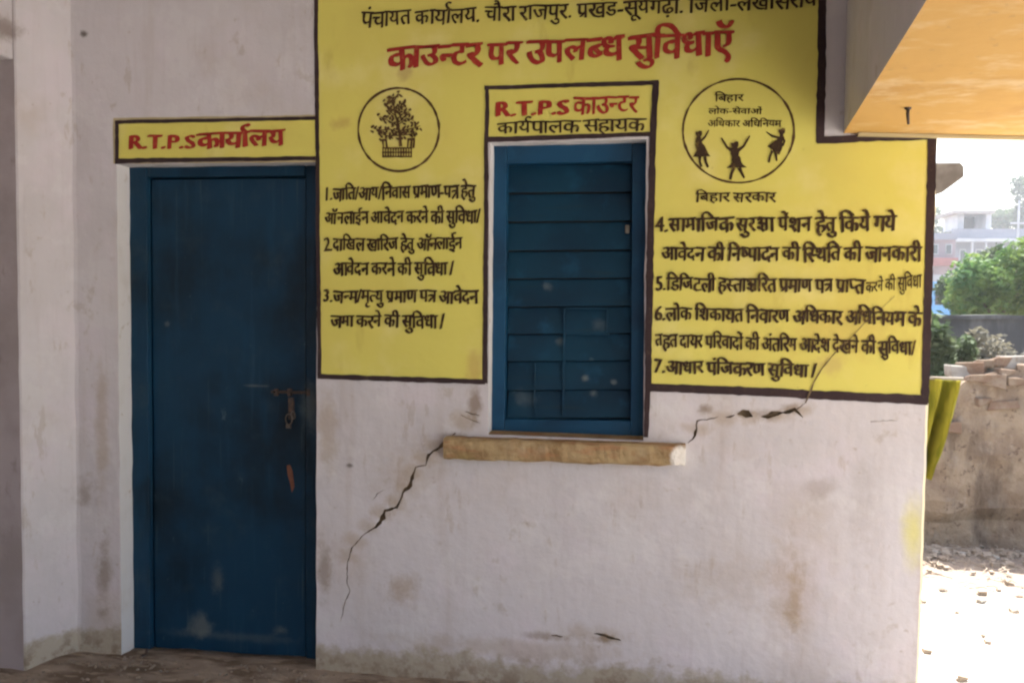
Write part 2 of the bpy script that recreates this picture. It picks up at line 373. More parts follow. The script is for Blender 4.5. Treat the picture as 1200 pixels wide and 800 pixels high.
# ------------------------------------------------------------ main wall
XE = W(1089, 480).x          # right end of the wall
wall = empty('office_wall', ((W(372, 400).x+XE)/2, 0, 0))
tag(wall, 'whitewashed cracked veranda wall carrying the door, the window and the painted yellow notices', 'wall')
CRACKS = [  # (x, y, width) in photograph pixels
    [(534, 507, 2.5), (520, 520, 5.5), (511, 527, 2.5), (502, 533, 4), (499, 545, 2), (487, 547, 2), (484, 556, 3.5), (481, 568, 7.5), (472, 577, 2.5), (469, 586, 2), (465, 594, 3), (456, 597, 3), (451, 598, 5), (449, 606, 10), (443, 614, 6), (437, 619, 1.6), (425, 627, 1.8), (412, 642, 1.8), (407, 661, 1.6), (406.5, 680, 1.5), (410, 691, 1.8), (404, 706, 1.3), (402, 716, 1), (399, 728, .6)],
    [(806, 519, 1.2), (812, 514, 1.8), (815, 506, 3), (817, 493, 2.6), (824, 491.5, 1), (836, 490, 1.6), (842, 488, 1)],
    [(850, 489, 1), (856, 488, 2.5), (861, 486, 1)], [(864, 485, 2), (870, 483.5, 7), (876, 485, 8), (882, 488, 1.2)],
    [(892, 488, 1.5), (899, 488, 7), (905, 485, 6), (912, 484, 5), (917, 483, 2), (925, 482, 4.5), (931, 479.5, 9), (936, 484, 2.5), (941, 489, .8)],
    [(934, 479, 1), (940, 474.5, 1.2), (944, 471.5, .8)],
    [(436, 586, .6), (442, 578, 1), (452, 573, .6)], [(545, 482, .8), (553, 485, 2), (562, 487, .8)], [(540, 486, .7), (551, 491, 1.6), (563, 496, .7)],
    [(646, 744, 1), (652, 744, 2.4), (660, 745.5, 1)], [(696, 742, 1), (704, 743, 3.5), (713, 746, 4), (728, 750, 1)],
    [(1020, 494, .5), (1035, 492.5, .9), (1052, 493, .5)],
]
holes = []
for ci, cr in enumerate(CRACKS):
    pts = px2([(a, b_) for a, b_, _ in cr]); wd = [c*.0026 for *_, c in cr]
    P = []; Wd = []
    for i in range(len(pts)-1):
        a, b_ = Vector(pts[i]), Vector(pts[i+1]); k = max(1, int((b_-a).length/.011))
        for j in range(k):
            q = a.lerp(b_, j/k)
            if j: q += Vector((rnd.uniform(-1, 1), rnd.uniform(-1, 1)))*.0026
            P.append(q); Wd.append((wd[i]+(wd[i+1]-wd[i])*j/k)*rnd.uniform(.5, 1.45))
    P.append(Vector(pts[-1])); Wd.append(wd[-1]*.5)
    A, B = strip_poly(P, Wd, ci, 0)
    holes.append([tuple(a) for a in A]+[tuple(b_) for b_ in reversed(B)])
WO = px2([(574.5, 167), (757.5, 163), (754, 516), (572, 509)])      # window opening in the wall plane
DO = [W(136.5, 192.5), W(371.5, 189)]
DOOR = [(DO[0].x+.002, -.02), (DO[0].x, DO[0].z), (W(371, 400).x, DO[1].z), (W(371, 400).x, -.02)]
# the reveals of the door are 9 cm deep; its left reveal is the pale strip beside the frame
DOORd = [DOOR[0]]+dens([DOOR[0], DOOR[1]], .05, .004, 1, False)[1:-1]+[DOOR[1]]+dens([DOOR[1], DOOR[2]], .05, .003, 2, False)[1:-1]+[DOOR[2]]+dens([DOOR[2], DOOR[3]], .05, .003, 3, False)[1:-1]+[DOOR[3]]
WOd = dens(WO, .04, .004, 5)
XL = W(88, 400).x
TOPZ = 3.1
re = dens([(XE, -.3), (XE, TOPZ)], .03, .005, 8, False)
outer = [(-3.6, -.3), (DOOR[0][0], -.3)] + [(DOOR[0][0], -.02)]
# bottom edge passes under the door threshold; door opening is a notch in the outline
outer = [(-3.6, -.3), (DOOR[0][0], -.3)]+DOORd+[(DOOR[3][0], -.3)]+[(x-.012, z) for x, z in re]+[(-3.6, TOPZ)]
vs, fs = sheet(outer, [WOd]+holes, 0)
o = MB(); o.add(vs, fs)
o.add([(x-.012, 0, z) for x, z in re]+[(x-.003, .004, z) for x, z in re]+[(x, .014, z) for x, z in re]+[(x, .3, z) for x, z in re],
      [(k*len(re)+i, (k+1)*len(re)+i, (k+1)*len(re)+i+1, k*len(re)+i+1) for k in range(3) for i in range(len(re)-1)], 3)
def rim(mb, poly, y0, y1, mi=0, closed=True):
    n = len(poly); k = n if closed else n-1
    mb.add([(p[0], y0, p[1]) for p in poly]+[(p[0], y1, p[1]) for p in poly], [(i, (i+1) % n, n+(i+1) % n, n+i) for i in range(k)], mi)
rim(o, DOORd, 0, D+.02, 2, False); rim(o, WOd, 0, D+.02, 2)
for h in holes:
    rim(o, h, 0, .014, 1)
    v2, f2 = sheet(h, [], .013); o.add(v2, f2, 1)
RV = M('pale_reveal_plaster', (.74, .73, .74), .95, .1); RV.var(5, (.60, .57, .54), .5, .75, .8, stretch=(1, 1, .6)).var(20, (.45, .38, .3), .6, .75, .6); RV = RV.bump(RV.noise(30, 5), .4, .004).done()
wf = o.build('plastered_face', [WALL, MORTAR, RV, CREAM], wall)
o = MB(); o.box((XE-.25, .3, -.3), (XE, 3.2, TOPZ)); o.build('end_return', WALL, wall)
# rest of the building body behind (keeps light out of the rooms)
o = MB(); o.box((-3.6, .25, -.3), (XE-.26, 3.2, TOPZ)); o.build('room_core', DIRTY, wall)

# ------------------------------------------------------------ side pier and beam at the left
pc = W(88, 480).x; near = W(27, 500, -.19)
pxn = W(30, 700, -.19).x; pxt = W(20, 100, -.19).x
pier = empty('corner_pier', (-2.7, -.1, 0)); tag(pier, 'whitewashed projecting pier standing at the left corner beside the blue door', 'pier')
zb = W(10, 71, -.19).z
re2 = [(-.0, 0)]
vs = []; fs = []
Zs = [-.05+i*(TOPZ+.05)/48 for i in range(49)]
for i, z in enumerate(Zs):
    t = z/zb; xn = pxn+(pxt-pxn)*t+.004*noise.noise(Vector((z*8, 1, 1))); xc = pc+.006*noise.noise(Vector((z*5, 4, 1)))
    vs += [(xc+.02, -.0015, z), (xc+.004, -.005, z), (xc-.004, -.02, z), (xn+.002, -.178, z), (xn-.003, -.187, z), (xn-.012, -.19, z), (-3.3, -.19, z)]
for i in range(len(Zs)-1):
    for k in range(6): fs.append((i*7+k, (i+1)*7+k, (i+1)*7+k+1, i*7+k+1))
fs = [f[::-1] for f in fs]
GRIMY_SHADED = M('shaded_grimy_pier_plaster', (.40, .355, .37), .95, .1); GRIMY_SHADED.var(3, (.30, .26, .26), .4, .65, .8).var(9, (.22, .18, .16), .56, .7, .6, off=4, rough=.7, stretch=(1, 1, .5)); GRIMY_SHADED.stain(W(10, 488), (.012, .03), (.05, .04, .04), .9, .4, .4)  # pier front: shade painted in as darker plaster, plus some grime
GRIMY_SHADED = GRIMY_SHADED.bump(GRIMY_SHADED.noise(30, 5), .4, .005).done()
po = meshobj('pier_shaft', vs, fs, [WALL, GRIMY_SHADED], pier, mi=[1 if k == 5 else 0 for i in range(len(Zs)-1) for k in range(6)])
bm_ = MB(); bq = [(-2.9, -.1895), (-2.8, -.1895), (pxt-.012, -.1895), (pxt-.062, -6.5), (-2.9, -6.5)]
bm_.add([(x, y, zb) for x, y in bq]+[(x, y, TOPZ) for x, y in bq], [(0, 1, 2, 3, 4), (9, 8, 7, 6, 5)]+[(i, i+5, (i+1) % 5+5, (i+1) % 5) for i in range(5)])
beam = bm_.build('veranda_beam', WALL, None, .008); tag(beam, 'whitewashed ceiling beam running forward from the top of the left pier', 'beam')
# low front wall beyond the pier, closes the veranda at the left
o = MB(); o.box((-3.6, -6.5, -.1), (-3.3, 0, TOPZ)); o = o.build('side_wall', WALL); tag(o, 'plain whitewashed side wall closing the veranda behind the left pier', 'wall')
# ------------------------------------------------------------ veranda ceiling
o = MB(); o.box((-3.6, -6.8, TOPZ), (2.7, .3, TOPZ+.14)); o = o.build('veranda_ceiling', WALL); o['kind'] = 'structure'  # forward length added out of view to darken the wall
o = MB(); o.box((-3.6, -6.8, -.1), (1.05, -6.5, TOPZ)); o = o.build('light_block_wall', WALL); tag(o, 'plain whitewashed wall added out of view behind the camera to darken the veranda', 'wall')  # unseen wall added opposite to cut the light on the notice wall
# ------------------------------------------------------------ ochre soffit slab, upper right
slab = empty('ochre_canopy', (1.6, -.8, W(990, 158).z))
tag(slab, 'low concrete canopy with ochre painted underside at the top right of the notice wall', 'canopy')
A = W(988, 156.5); zc = A.z
far = W(1200, 161.5)
fx = 2.6; zfar = zc+(far.z-zc)*(fx-A.x)/(far.x-A.x)
L = 1.9; off = W(1085, 0, 0)      # the inner edge runs towards the viewer through pixel (1085,0)
d = ray(1086, 0)
# choose the point on that sight line lying 3 cm above the corner height
t = (zc+.02-CAM_Z)/d.z; Q = Vector((d.x*t, CAM_Y+d.y*t, zc+.02))
dirn = Vector((Q.x-A.x, Q.y)); E_ = Vector((A.x, 0))+dirn*(2.3/abs(dirn.y)) if dirn.y < 0 else None
zE = zc+(Q.z-zc)*(2.3/abs(Q.y))
b4 = [(A.x, -.004, zc), (E_.x, -2.3, zE), (fx, -2.3, zE), (fx, -.004, zfar)]
s_ = MB(); s_.add(b4+[(p[0], p[1], TOPZ+.0) for p in b4], [(0, 1, 5, 4), (1, 2, 6, 5), (2, 3, 7, 6), (3, 0, 4, 7)], 0)
s_.build('fascia', WALL, slab)
s_ = MB()
def lerp3(a, b, t): return Vector(a).lerp(Vector(b), t)
NS = 24
vs = [lerp3(lerp3(b4[0], b4[3], i/NS), lerp3(b4[1], b4[2], i/NS), j/NS)+Vector((0, 0, .004*noise.noise(Vector((i*.6, j*.6, 0))) if 0 < i < NS and 0 < j < NS else 0)) for j in range(NS+1) for i in range(NS+1)]
s_.add(vs, [(j*(NS+1)+i, j*(NS+1)+i+1, (j+1)*(NS+1)+i+1, (j+1)*(NS+1)+i) for j in range(NS) for i in range(NS)])
s_.build('painted_underside', SOFFIT, slab, smooth=True)
s_ = MB(); s_.box((W(1004, 159).x, -.03, zc-.012), (fx, -.0045, zc-.001), 0, .0015)
v_ = s_.v
for v in v_:
    v.z += (zfar-zc)*(v.x-A.x)/(fx-A.x)
s_.build('drip_edge', PALE, slab)
hk = W(1064, 124, -.35); hk2 = W(1064, 146, -.35)
tz = zc+.003
hp = G(1064, 126, tz)
o = MB(); L_ = .052
o.tube([(hp.x, hp.y, tz+.01), (hp.x, hp.y, tz-.02), (hp.x+.003, hp.y, tz-L_)], [.006, .0055, .004], 8)
o.tube([(hp.x, hp.y, tz+.004), (hp.x, hp.y, tz-.006)], [.012, .010], 10)
o = o.build('hook', IRON, None, smooth=True); tag(o, 'small dark iron peg sticking down from the ochre canopy underside', 'hook')

# ------------------------------------------------------------ door
door = empty('office_door', (W(260, 500, D).x, D, 0))
tag(door, 'dark blue flush door in its blue frame under the small yellow sign', 'door')
yl, yr = W(150, 480, D).x, W(372, 480, D).x+.02
zt = W(255, 195, D).z; zb_ = W(260, 767, D+.02).z
FW = .075
def board(name, a, b, parent, mat=BLUE, bev=.004, jit=0):
    m = MB(); m.box(a, b, 0, jit); return m.build(name, mat, parent, bev)
board('door_jamb', (yl-.015, D-.002, -.02), (W(174, 480, D).x, D+.07, zt+.03), door)
board('door_jamb', (W(357, 480, D).x, D+.012, -.02), (yr, D+.07, zt+.03), door)
board('door_head', (W(174, 480, D).x+.001, D, W(255, 207, D).z), (W(357, 480, D).x-.001, D+.07, zt+.03), door)
leaf = board('door_leaf', (W(174, 480, D).x+.006, D+.022, zb_), (W(357, 480, D).x-.006, D+.055, W(255, 207, D).z-.006), door)
# bead in lighter blue, colouring in the highlight on the door's left edge
for px in (176.5,):
    x = W(px, 480, D+.02).x; m = MB(); m.tube([(x, D+.019, zb_+.01), (x, D+.019, W(255, 210, D).z)], .004, 6); m.build('edge_highlight_bead', WBLUE, leaf)
m = MB(); y0 = D+.018
for (a, b_) in (((318, 459), (366, 460)),):
    p, q = W(*a, y0), W(*b_, y0); m.tube([(p.x, y0, p.z), (q.x, y0, q.z)], .006, 8)
for px in (324, 340, 362):
    p = W(px, 459.5, y0); m.box((p.x-.008, y0-.01, p.z-.014), (p.x+.008, y0+.006, p.z+.014))
p = W(323, 459, y0); m.tube([(p.x, y0-.004, p.z), (p.x-.002, y0-.03, p.z+.002)], .005, 8)
m.build('slide_bolt', IRON, door, .001)
m = MB(); p = W(341, 480, y0)
m.box((p.x-.011, y0-.004, p.z-.04), (p.x+.013, y0+.006, p.z+.05)); m.build('hasp_plate', IRON, door, .001)
m = MB(); p = W(340, 494, y0)
pts = [(p.x+.014*math.cos(a), y0-.012, p.z+.012+.022*math.sin(a)) for a in [i*2*math.pi/14 for i in range(15)]]
m.tube(pts, .0032, 6, cap=False)
pts = [(p.x+.018+.008*math.cos(a), y0-.012-.006*math.sin(a), p.z+.03+.016*math.sin(a)) for a in [i*2*math.pi/10 for i in range(11)]]
m.tube(pts, .0035, 6, cap=False)
m.box((p.x-.010, y0-.020, p.z-.024), (p.x+.009, y0-.008, p.z-.008)); m.build('pull_ring', STEEL, door, smooth=False)
v2 = px2([(336, 545), (340, 544), (343, 552), (345, 570), (342, 577), (340, 566), (337, 556)], D+.0205)
m = MB(); m.add([(x, D+.0205, z) for x, z in v2], [tuple(range(7))]); m.build('red_brown_smear', RUST, leaf)
m = MB(); m.tube([W(172, 760, .02)+Vector((0, 0, .0)), W(171, 766, 0), W(166, 768, -.01)], .006, 6); o = m.build('door_catch', IRON, door)
# threshold in the recess
vs = []; N_ = 24
for j in range(4):
    for i in range(N_+1):
        x = DOOR[0][0]-.02+(DOOR[3][0]+.03-DOOR[0][0])*i/N_
        vs.append((x, .02+j*.05, .003+.007*noise.noise(Vector((x*12, j, 3)))))
o = meshobj('door_threshold', vs, [(j*(N_+1)+i, j*(N_+1)+i+1, (j+1)*(N_+1)+i+1, (j+1)*(N_+1)+i) for j in range(3) for i in range(N_)], FLOOR, door, True)

# ------------------------------------------------------------ window
win = empty('shuttered_window', (W(665, 340, D).x, D, W(665, 512, D).z))
tag(win, 'blue shuttered counter window with horizontal boards above the ochre sill', 'window')
Yw = D-.012
fl = [W(579.5, 172, Yw), W(756, 168, Yw), W(755, 515, Yw), W(577, 510, Yw)]
def quadprism(name, q, y0, y1, mat, parent, bev=.003):
    m = MB(); vs = [(x, y0, z) for x, z in q]+[(x, y1, z) for x, z in q]
    m.add(vs, [(0, 1, 2, 3), (7, 6, 5, 4), (0, 4, 5, 1), (1, 5, 6, 2), (2, 6, 7, 3), (3, 7, 4, 0)])
    return m.build(name, mat, parent, bev)
def pq(*pts): return px2(pts, Yw)[::-1]
quadprism('frame_stile', pq((578, 170), (594, 170), (591, 511), (576, 511)), Yw, Yw+.06, WBLUE, win)
quadprism('frame_stile', pq((741, 168), (760, 168), (757, 516), (739, 515)), Yw+.001, Yw+.06, WBLUE, win)
quadprism('frame_rail', pq((594.3, 170), (740.7, 167), (740.5, 189), (594, 192)), Yw+.0015, Yw+.06, WBLUE, win)
quadprism('frame_rail', pq((591.3, 491), (739, 493), (739, 514), (591, 509)), Yw+.0015, Yw+.06, WBLUE, win)
rows = [192, 226, 260, 294, 327, 360, 392, 424, 458, 491]
for i in range(9):
    a = px2([(594.6, rows[i]+.8), (740.2, rows[i]+.6-1.2), (740.0, rows[i+1]-1.2-.6), (593.5, rows[i+1]-.6)], Yw+.03)
    m = MB(); t0, t1 = Yw+.060, Yw+.036   # top edge back, bottom edge forward: lapped boards
    m.add([(a[0][0], t0, a[0][1]), (a[1][0], t0, a[1][1]), (a[2][0], t1, a[2][1]), (a[3][0], t1, a[3][1]),
           (a[0][0], t0+.012, a[0][1]), (a[1][0], t0+.012, a[1][1]), (a[2][0], t1+.012, a[2][1]), (a[3][0], t1+.012, a[3][1])],
          [(3, 2, 1, 0), (4, 5, 6, 7), (0, 1, 5, 4), (1, 2, 6, 5), (2, 3, 7, 6), (3, 0, 4, 7)])
    m.build('shutter_board', SBLUE, win, .002)
m = MB(); m.box((min(p[0] for p in a)-.02, Yw+.075, W(660, 505, Yw).z), (max(p[0] for p in a)+.02, Yw+.085, W(660, 180, Yw).z)); m.build('back_panel', HDARK, win)
# small counter hatch let into the lower boards
hq = lambda a, b: px2([a, b], Yw+.018)
m = MB()
for a, b_ in (((661, 361), (661, 489)), ((662, 361), (714, 361)), ((712, 362), (712, 390)), ((663, 391), (714, 391))):
    p, q = px2([a, b_], Yw+.018)
    if abs(p[0]-q[0]) < .01: m.box((p[0]-.0045, Yw+.0345, min(p[1], q[1])), (p[0]+.0045, Yw+.045, max(p[1], q[1])))
    else: m.box((p[0], Yw+.035, p[1]-.004), (q[0], Yw+.045, p[1]+.004))
m.build('hatch_frame', SBLUE, win, .001)
m = MB(); p, q = px2([(626, 425), (626, 489)], Yw+.018); m.box((p[0]-.003, Yw+.0352, q[1]), (p[0]+.004, Yw+.045, p[1])); m.build('cover_strip', SBLUE, win, .001)
m = MB(); p = W(735, 268, Yw+.015); m.box((p.x-.008, Yw+.026, p.z-.016), (p.x+.008, Yw+.045, p.z+.016)); m.build('shutter_catch', STONE, win, .003)
# sill
q = px2([(519, 514), (804, 523), (803, 546.5), (520, 538.5)], -.055)
sl = empty('window_sill', (W(660, 530).x, -.03, q[3][1])); tag(sl, 'ochre plastered window sill with a chipped white right end below the blue shutters', 'sill')
m = MB(); n = 46; R4 = 5
vs = []
for i in range(n+1):
    t = i/n; tx = q[0][0]+(q[1][0]-q[0][0])*t; zt_ = q[0][1]+(q[1][1]-q[0][1])*t+.0; zbm = q[3][1]+(q[2][1]-q[3][1])*t
    e = .010*max(0, (t-.96)/.04)+.006*max(0, (.03-t)/.03)
    nz = lambda k: .006*noise.noise(Vector((tx*14, k*3.1, 2)))+0.003*noise.noise(Vector((tx*50, k*3.1, 2)))
    prof = [(.03, zt_+.004), (-.046+e, zt_+.002), (-.055+e, zt_-.006-e), (-.056+e, zbm+.008+e), (-.047+e, zbm), (.0, zbm-.001)]
    vs += [(tx, y+(nz(k) if k else 0), z+(nz(k+9) if k else 0)) for k, (y, z) in enumerate(prof)]
K = 6
fs = [(i*K+k, i*K+k+1, (i+1)*K+k+1, (i+1)*K+k) for i in range(n) for k in range(K-1)]+[tuple(range(K))[::-1], tuple(n*K+k for k in range(K))]
meshobj('sill_slab', vs, fs, SILL, sl)
# inner part of the sill inside the recess
z0 = W(660, 516, 0).z
m = MB(); zl, zr = WO[3][1], WO[2][1]
m.add([(WO[3][0], .0, zl+.003), (WO[2][0], .0, zr+.003), (WO[2][0], D+.02, zr+.006), (WO[3][0], D+.02, zl+.006)], [(0, 1, 2, 3)]); m.build('inner_ledge', SILL, sl)

# ------------------------------------------------------------ lettering
_gc = {}
def glyph(ch, off):
    k = (ch, off)
    if k in _gc: return _gc[k]
    c = bpy.data.curves.new('g', 'FONT'); c.body = ch; c.size = 1; c.resolution_u = 3
    o = bpy.data.objects.new('g', c); COL.objects.link(o); bpy.context.view_layer.update()
    me = o.to_mesh(); vs = [(v.co.x, v.co.y) for v in me.vertices]; fs = [tuple(p.vertices) for p in me.polygons]
    o.to_mesh_clear(); bpy.data.objects.remove(o); bpy.data.curves.remove(c)
    _gc[k] = (vs, fs); return _gc[k]
def half(ch, off, cut):
    k = ('half', ch, off)
    if k in _gc: return _gc[k]
    vs, fs = glyph(ch, off)
    bm = bmesh.new(); bv = [bm.verts.new((x, y, 0)) for x, y in vs]
    for f in fs:
        try: bm.faces.new([bv[i] for i in f])
        except ValueError: pass
    bmesh.ops.bisect_plane(bm, geom=bm.verts[:]+bm.edges[:]+bm.faces[:], plane_co=(cut, 0, 0), plane_no=(1, 0, 0), clear_outer=True)
    bm.verts.index_update(); r = ([(v.co.x, v.co.y) for v in bm.verts], [tuple(v.index for v in f.verts) for f in bm.faces]); bm.free()
    _gc[k] = r; return r
ADV = dict(zip('कखगघचजटडढणतथदधनपफबभमयरलवशषसहअआइईउएऐओऑऍ', (.762, .818, .563, .591, .634, .742, .504, .577, .563, .723, .57, .642, .52, .615, .555, .568, .771, .571, .703, .598, .58, .409, .678, .556, .68, .578, .676, .531, .764, 1.023, .491, .491, .548, .553, .553, 1.023, 1.023, .553)))
ADV.update({'ा': .259, 'ी': .259, 'ो': .259, 'ौ': .259, 'ि': .259, '.': .25, '/': .281, '-': .323, ' ': .2, 'R': .604, 'T': .56, 'P': .51, 'S': .458})
for c in 'ुूृेैं़ँॅ': ADV[c] = 0
for c in '1234567': ADV[c] = .5
CONS = set('कखगघचजटडढणतथदधनपफबभमयरलवशषसह'); MAT = set('ािीुूृेैोौंँ़ॅ'); HAL = '्'
def strokes(sts, wd):
    """tapered brush strokes as (verts, faces)"""
    V = []; F = []
    for s in sts:
        P = [Vector(p) for p in s]
        Q = []
        for i in range(len(P)-1):
            p0 = P[max(i-1, 0)]; p1 = P[i]; p2 = P[i+1]; p3 = P[min(i+2, len(P)-1)]
            for j in range(4):
                t = j/4; Q.append(.5*((2*p1)+(p2-p0)*t+(2*p0-5*p1+4*p2-p3)*t*t+(3*p1-p0-3*p2+p3)*t**3))
        Q.append(P[-1]); A, B = strip_poly(Q, [wd*(.75 if i in (0, len(Q)-1) else 1) for i in range(len(Q))], 1, 0)
        b = len(V); n = len(A); V += [tuple(a) for a in A]+[tuple(x) for x in B]; F += [(b+i, b+n+i, b+n+i+1, b+i+1) for i in range(n-1)]
    return V, F
def shape(text, off):
    """returns list of (verts, faces, x) placed glyphs and total advance"""
    out = []; x = 0; i = 0; sw = .075+off*.4
    def put(g, xx): out.append((g[0], g[1], xx))
    while i < len(text):
        ch = text[i]
        if ch not in CONS:
            if ch != ' ': put(glyph(ch, off), x)
            x += ADV[ch]; i += 1
            while i < len(text) and text[i] in 'ंँ': put(glyph(text[i], off), x); i += 1
            continue
        cl = [ch]; i += 1
        while i+1 < len(text) and text[i] == HAL and text[i+1] in CONS: cl.append(text[i+1]); i += 2
        ms = []
        while i < len(text) and text[i] in MAT: ms.append(text[i]); i += 1
        reph = rakar = False
        if len(cl) > 1 and cl[0] == 'र': reph = True; cl = cl[1:]
        if 'ि' in ms: put(glyph('ि', off), x); x += ADV['ि']; ms.remove('ि')
        if cl == ['त', 'र']:
            put(strokes([[(-.01, .585), (.57, .585)], [(.45, .59), (.45, .0)], [(.45, .36), (.16, .37), (.06, .33)], [(.43, .33), (.28, .2), (.1, .03)]], sw), x); x += .57
        elif cl == ['क', 'ष']:
            put(strokes([[(-.01, .585), (.74, .585)], [(.6, .59), (.6, .0)], [(.12, .47), (.2, .53), (.3, .48), (.27, .4), (.16, .36), (.3, .33), (.36, .22), (.27, .12), (.15, .14), (.13, .22)], [(.3, .36), (.45, .33), (.6, .33)], [(.3, .1), (.42, .0), (.46, -.05)]], sw), x); x += .74
        else:
            if len(cl) > 1 and cl[-1] == 'र': rakar = True; cl = cl[:-1]
            for c in cl[:-1]:
                w_ = ADV[c]; cut = w_-.175; put(half(c, off, cut), x); x += cut-.005
            put(glyph(cl[-1], off), x); x += ADV[cl[-1]]
            if rakar: put(strokes([[(-.13, .26), (-.25, .14), (-.4, .03)]], sw*.9), x)
        for m in ms:
            dx = 0
            if m in 'ुू' and cl[-1] == 'र': dx = .12
            put(glyph(m, off), x+dx); x += ADV[m]
        if reph: put(strokes([[(-.12, .61), (-.24, .7), (-.25, .82), (-.14, .88), (-.02, .84)]], sw*.85), x)
    return out, x
_ls = 0
def line(text, h0, h1, b0, b1, mat, parent, off=.02, Y=-.0062, name='lettering', lat=False, slant=.03):
    """h0,h1: ends of the head line; b0,b1: y of the foot of the letters at both ends (photograph pixels)"""
    global _ls; _ls += 1; rg = random.Random(_ls)
    H0, H1, B0, B1 = W(*h0), W(*h1), W(h0[0], b0), W(h1[0], b1)
    items, tot = shape(text, off); top = .682 if lat else .60
    V = []; F = []; _gi = 0
    for vs, fs, x in items:
        if not vs: continue
        mw = max(v[0] for v in vs)+x if False else x
        rot = R_(rg.uniform(-4.5, 4.5)); sc = rg.uniform(.92, 1.08); dy = rg.uniform(-.03, .03); b = len(V)
        small = lat or (max(v[0] for v in vs)-min(v[0] for v in vs)) < .35 or min(v[0] for v in vs) < -.02
        if small: rot *= .3; sc = 1; dy = 0
        for ck in range(5):
          ox, oy = ((0, 0), (off*1.25, off*.5), (-off*1.25, -off*.4), (-off*.6, -off*.15), (off*.65, off*.3))[ck]
          if ck: F += [tuple(b+(ck-1)*len(vs)+i for i in f) for f in fs]
          for vx, vy in vs:
            vx += ox; vy += oy
            X = vx*sc; Yy = .6+(vy-.6)*sc*1.0+dy; X, Yy = X-rot*(Yy-.3), Yy+rot*(X-.3); X += x
            X += .034*noise.noise(Vector((X*3, Yy*3, _ls)))+.016*noise.noise(Vector((X*8, Yy*8, _ls)))+slant*Yy; Yy += .034*noise.noise(Vector((X*2.5, Yy*3, _ls+40)))+.016*noise.noise(Vector((X*8, Yy*8, _ls+7)))
            u = X/tot; v = Yy/top
            hd = H0.lerp(H1, u); bs = B0.lerp(B1, u); p = bs+(hd-bs)*v
            V.append((p.x, Y-.00045*(_gi % 4)-.00008*ck, p.z))
        _gi += 1; F += [tuple(b+4*len(vs)+i for i in f) for f in fs]
    return meshobj(name, V, F, mat, parent)

# ------------------------------------------------------------ big notice
Yf, Yb, Yt = -.0022, -.0042, -.0062
notice = empty('painted_notice', (W(720, 400).x, 0, W(720, 470).z))
tag(notice, 'large yellow painted notice with black and red Hindi lettering around the counter window', 'notice')
TZ = 2.92
xl = W(372, 0).x; xn_ = W(962, 0).x
outl = [(xl+.0, TZ)]+px2([(372, 0), (376, 441), (569, 447), (571, 101), (767, 95), (759, 451), (1084, 470), (1092, 161), (961, 162), (964, 0)])+[(xn_+.003, TZ)]
vs, fs = sheet(dens(outl, .03, .0025, 3), [], Yf); meshobj('yellow_ground', vs, fs, YEL, notice)
def border(name, pts, wpx, parent, Y=Yb, seed=0, mat=BORD):
    m = MB(); ribbon(m, [p if isinstance(p, Vector) else Vector(p) for p in pts], [a*.0033 for a in wpx] if isinstance(wpx, (list, tuple)) else wpx*.0033, Y, seed, .12, .02, .003); return m.build(name, mat, parent)
def pv(*pts): return [Vector(p) for p in px2(pts)]
border('border_line', [Vector((xl-.001, TZ))]+pv((370.5, 0), (375, 440)), [6, 5, 5], notice, seed=1)
border('border_line', pv((373, 440.5), (569, 447.5)), 6, notice, Y=Yb-.0004, seed=2)
border('border_line', pv((568.5, 449), (571, 101)), [6, 4.5], notice, Y=Yb-.0008, seed=3)
border('border_line', pv((760, 453), (1087, 468.5)), [9, 10], notice, seed=5)
border('border_line', pv((1083.5, 472), (1092.5, 158)), [8, 9], notice, Y=Yb-.0004, seed=6)
border('border_line', pv((1096, 160.5), (957, 164.5)), [6.5, 8], notice, Y=Yb-.0008, seed=7)
border('border_line', pv((961, 167), (963.5, 0))+[Vector((xn_+.004, TZ))], [9, 8.5, 8], notice, seed=8)
border('border_line', [Vector((xl-.006, TZ)), Vector((xn_+.016, TZ))], 7, notice, Y=Yb-.0012, seed=9)
T = lambda *a, **k: line(*a, **k)
T('पंचायत कार्यालय. चौरा राजपुर. प्रखंड-सूर्यगढ़ा. जिला-लखीसराय', (424, 16), (957, -6), 33, 9, INK, notice, off=.018)
T('काउन्टर पर उपलब्ध सुविधाऍ', (455, 57), (858, 39), 81, 66, RED, notice, off=.03)
T('1.जाति/आय/निवास प्रमाण-पत्र हेतु', (380, 222), (557, 217), 235, 231, INK, notice, off=.036)
T('ऑनलाईन आवेदन करने की सुविधा/', (381, 250), (563, 247), 263, 261, INK, notice, off=.036)
T('2.दाखिल खारिज हेतु ऑनलाईन', (380, 281), (542, 279), 294, 292, INK, notice, off=.036)
T('आवेदन करने की सुविधा /', (391, 309), (532, 308), 323, 322, INK, notice, off=.036)
T('3.जन्म/मृत्यु प्रमाण पत्र आवेदन', (379, 341), (560, 341), 354, 355, INK, notice, off=.036)
T('जमा करने की सुविधा /', (388, 370), (521, 370), 382, 385, INK, notice, off=.036)
T('बिहार सरकार', (815, 227), (909, 226), 237, 237, INK, notice, off=.02)
T('4.सामाजिक सुरक्षा पेंशन हेतु किये गये', (768, 257), (1049, 254), 272, 271, INK, notice, off=.036)
T('आवेदन की निष्पादन की स्थिति की जानकारी', (775, 291), (1079, 290), 305, 307, INK, notice, off=.036)
T('5.डिजिटली हस्ताक्षरित प्रमाण पत्र प्राप्त', (768, 326), (1012, 328), 340, 343, INK, notice, off=.036)
T('करने की सुविधा', (1014, 332), (1079, 322), 343, 337, INK, notice, off=.016)
T('6.लोक शिकायत निवारण अधिकार अधिनियम के', (767, 361), (1078, 366), 375, 381, INK, notice, off=.036)
T('तहत दायर परिवादों की अंतरिम आदेश देखने की सुविधा/', (768, 392), (1072, 401), 406, 416, INK, notice, off=.036)
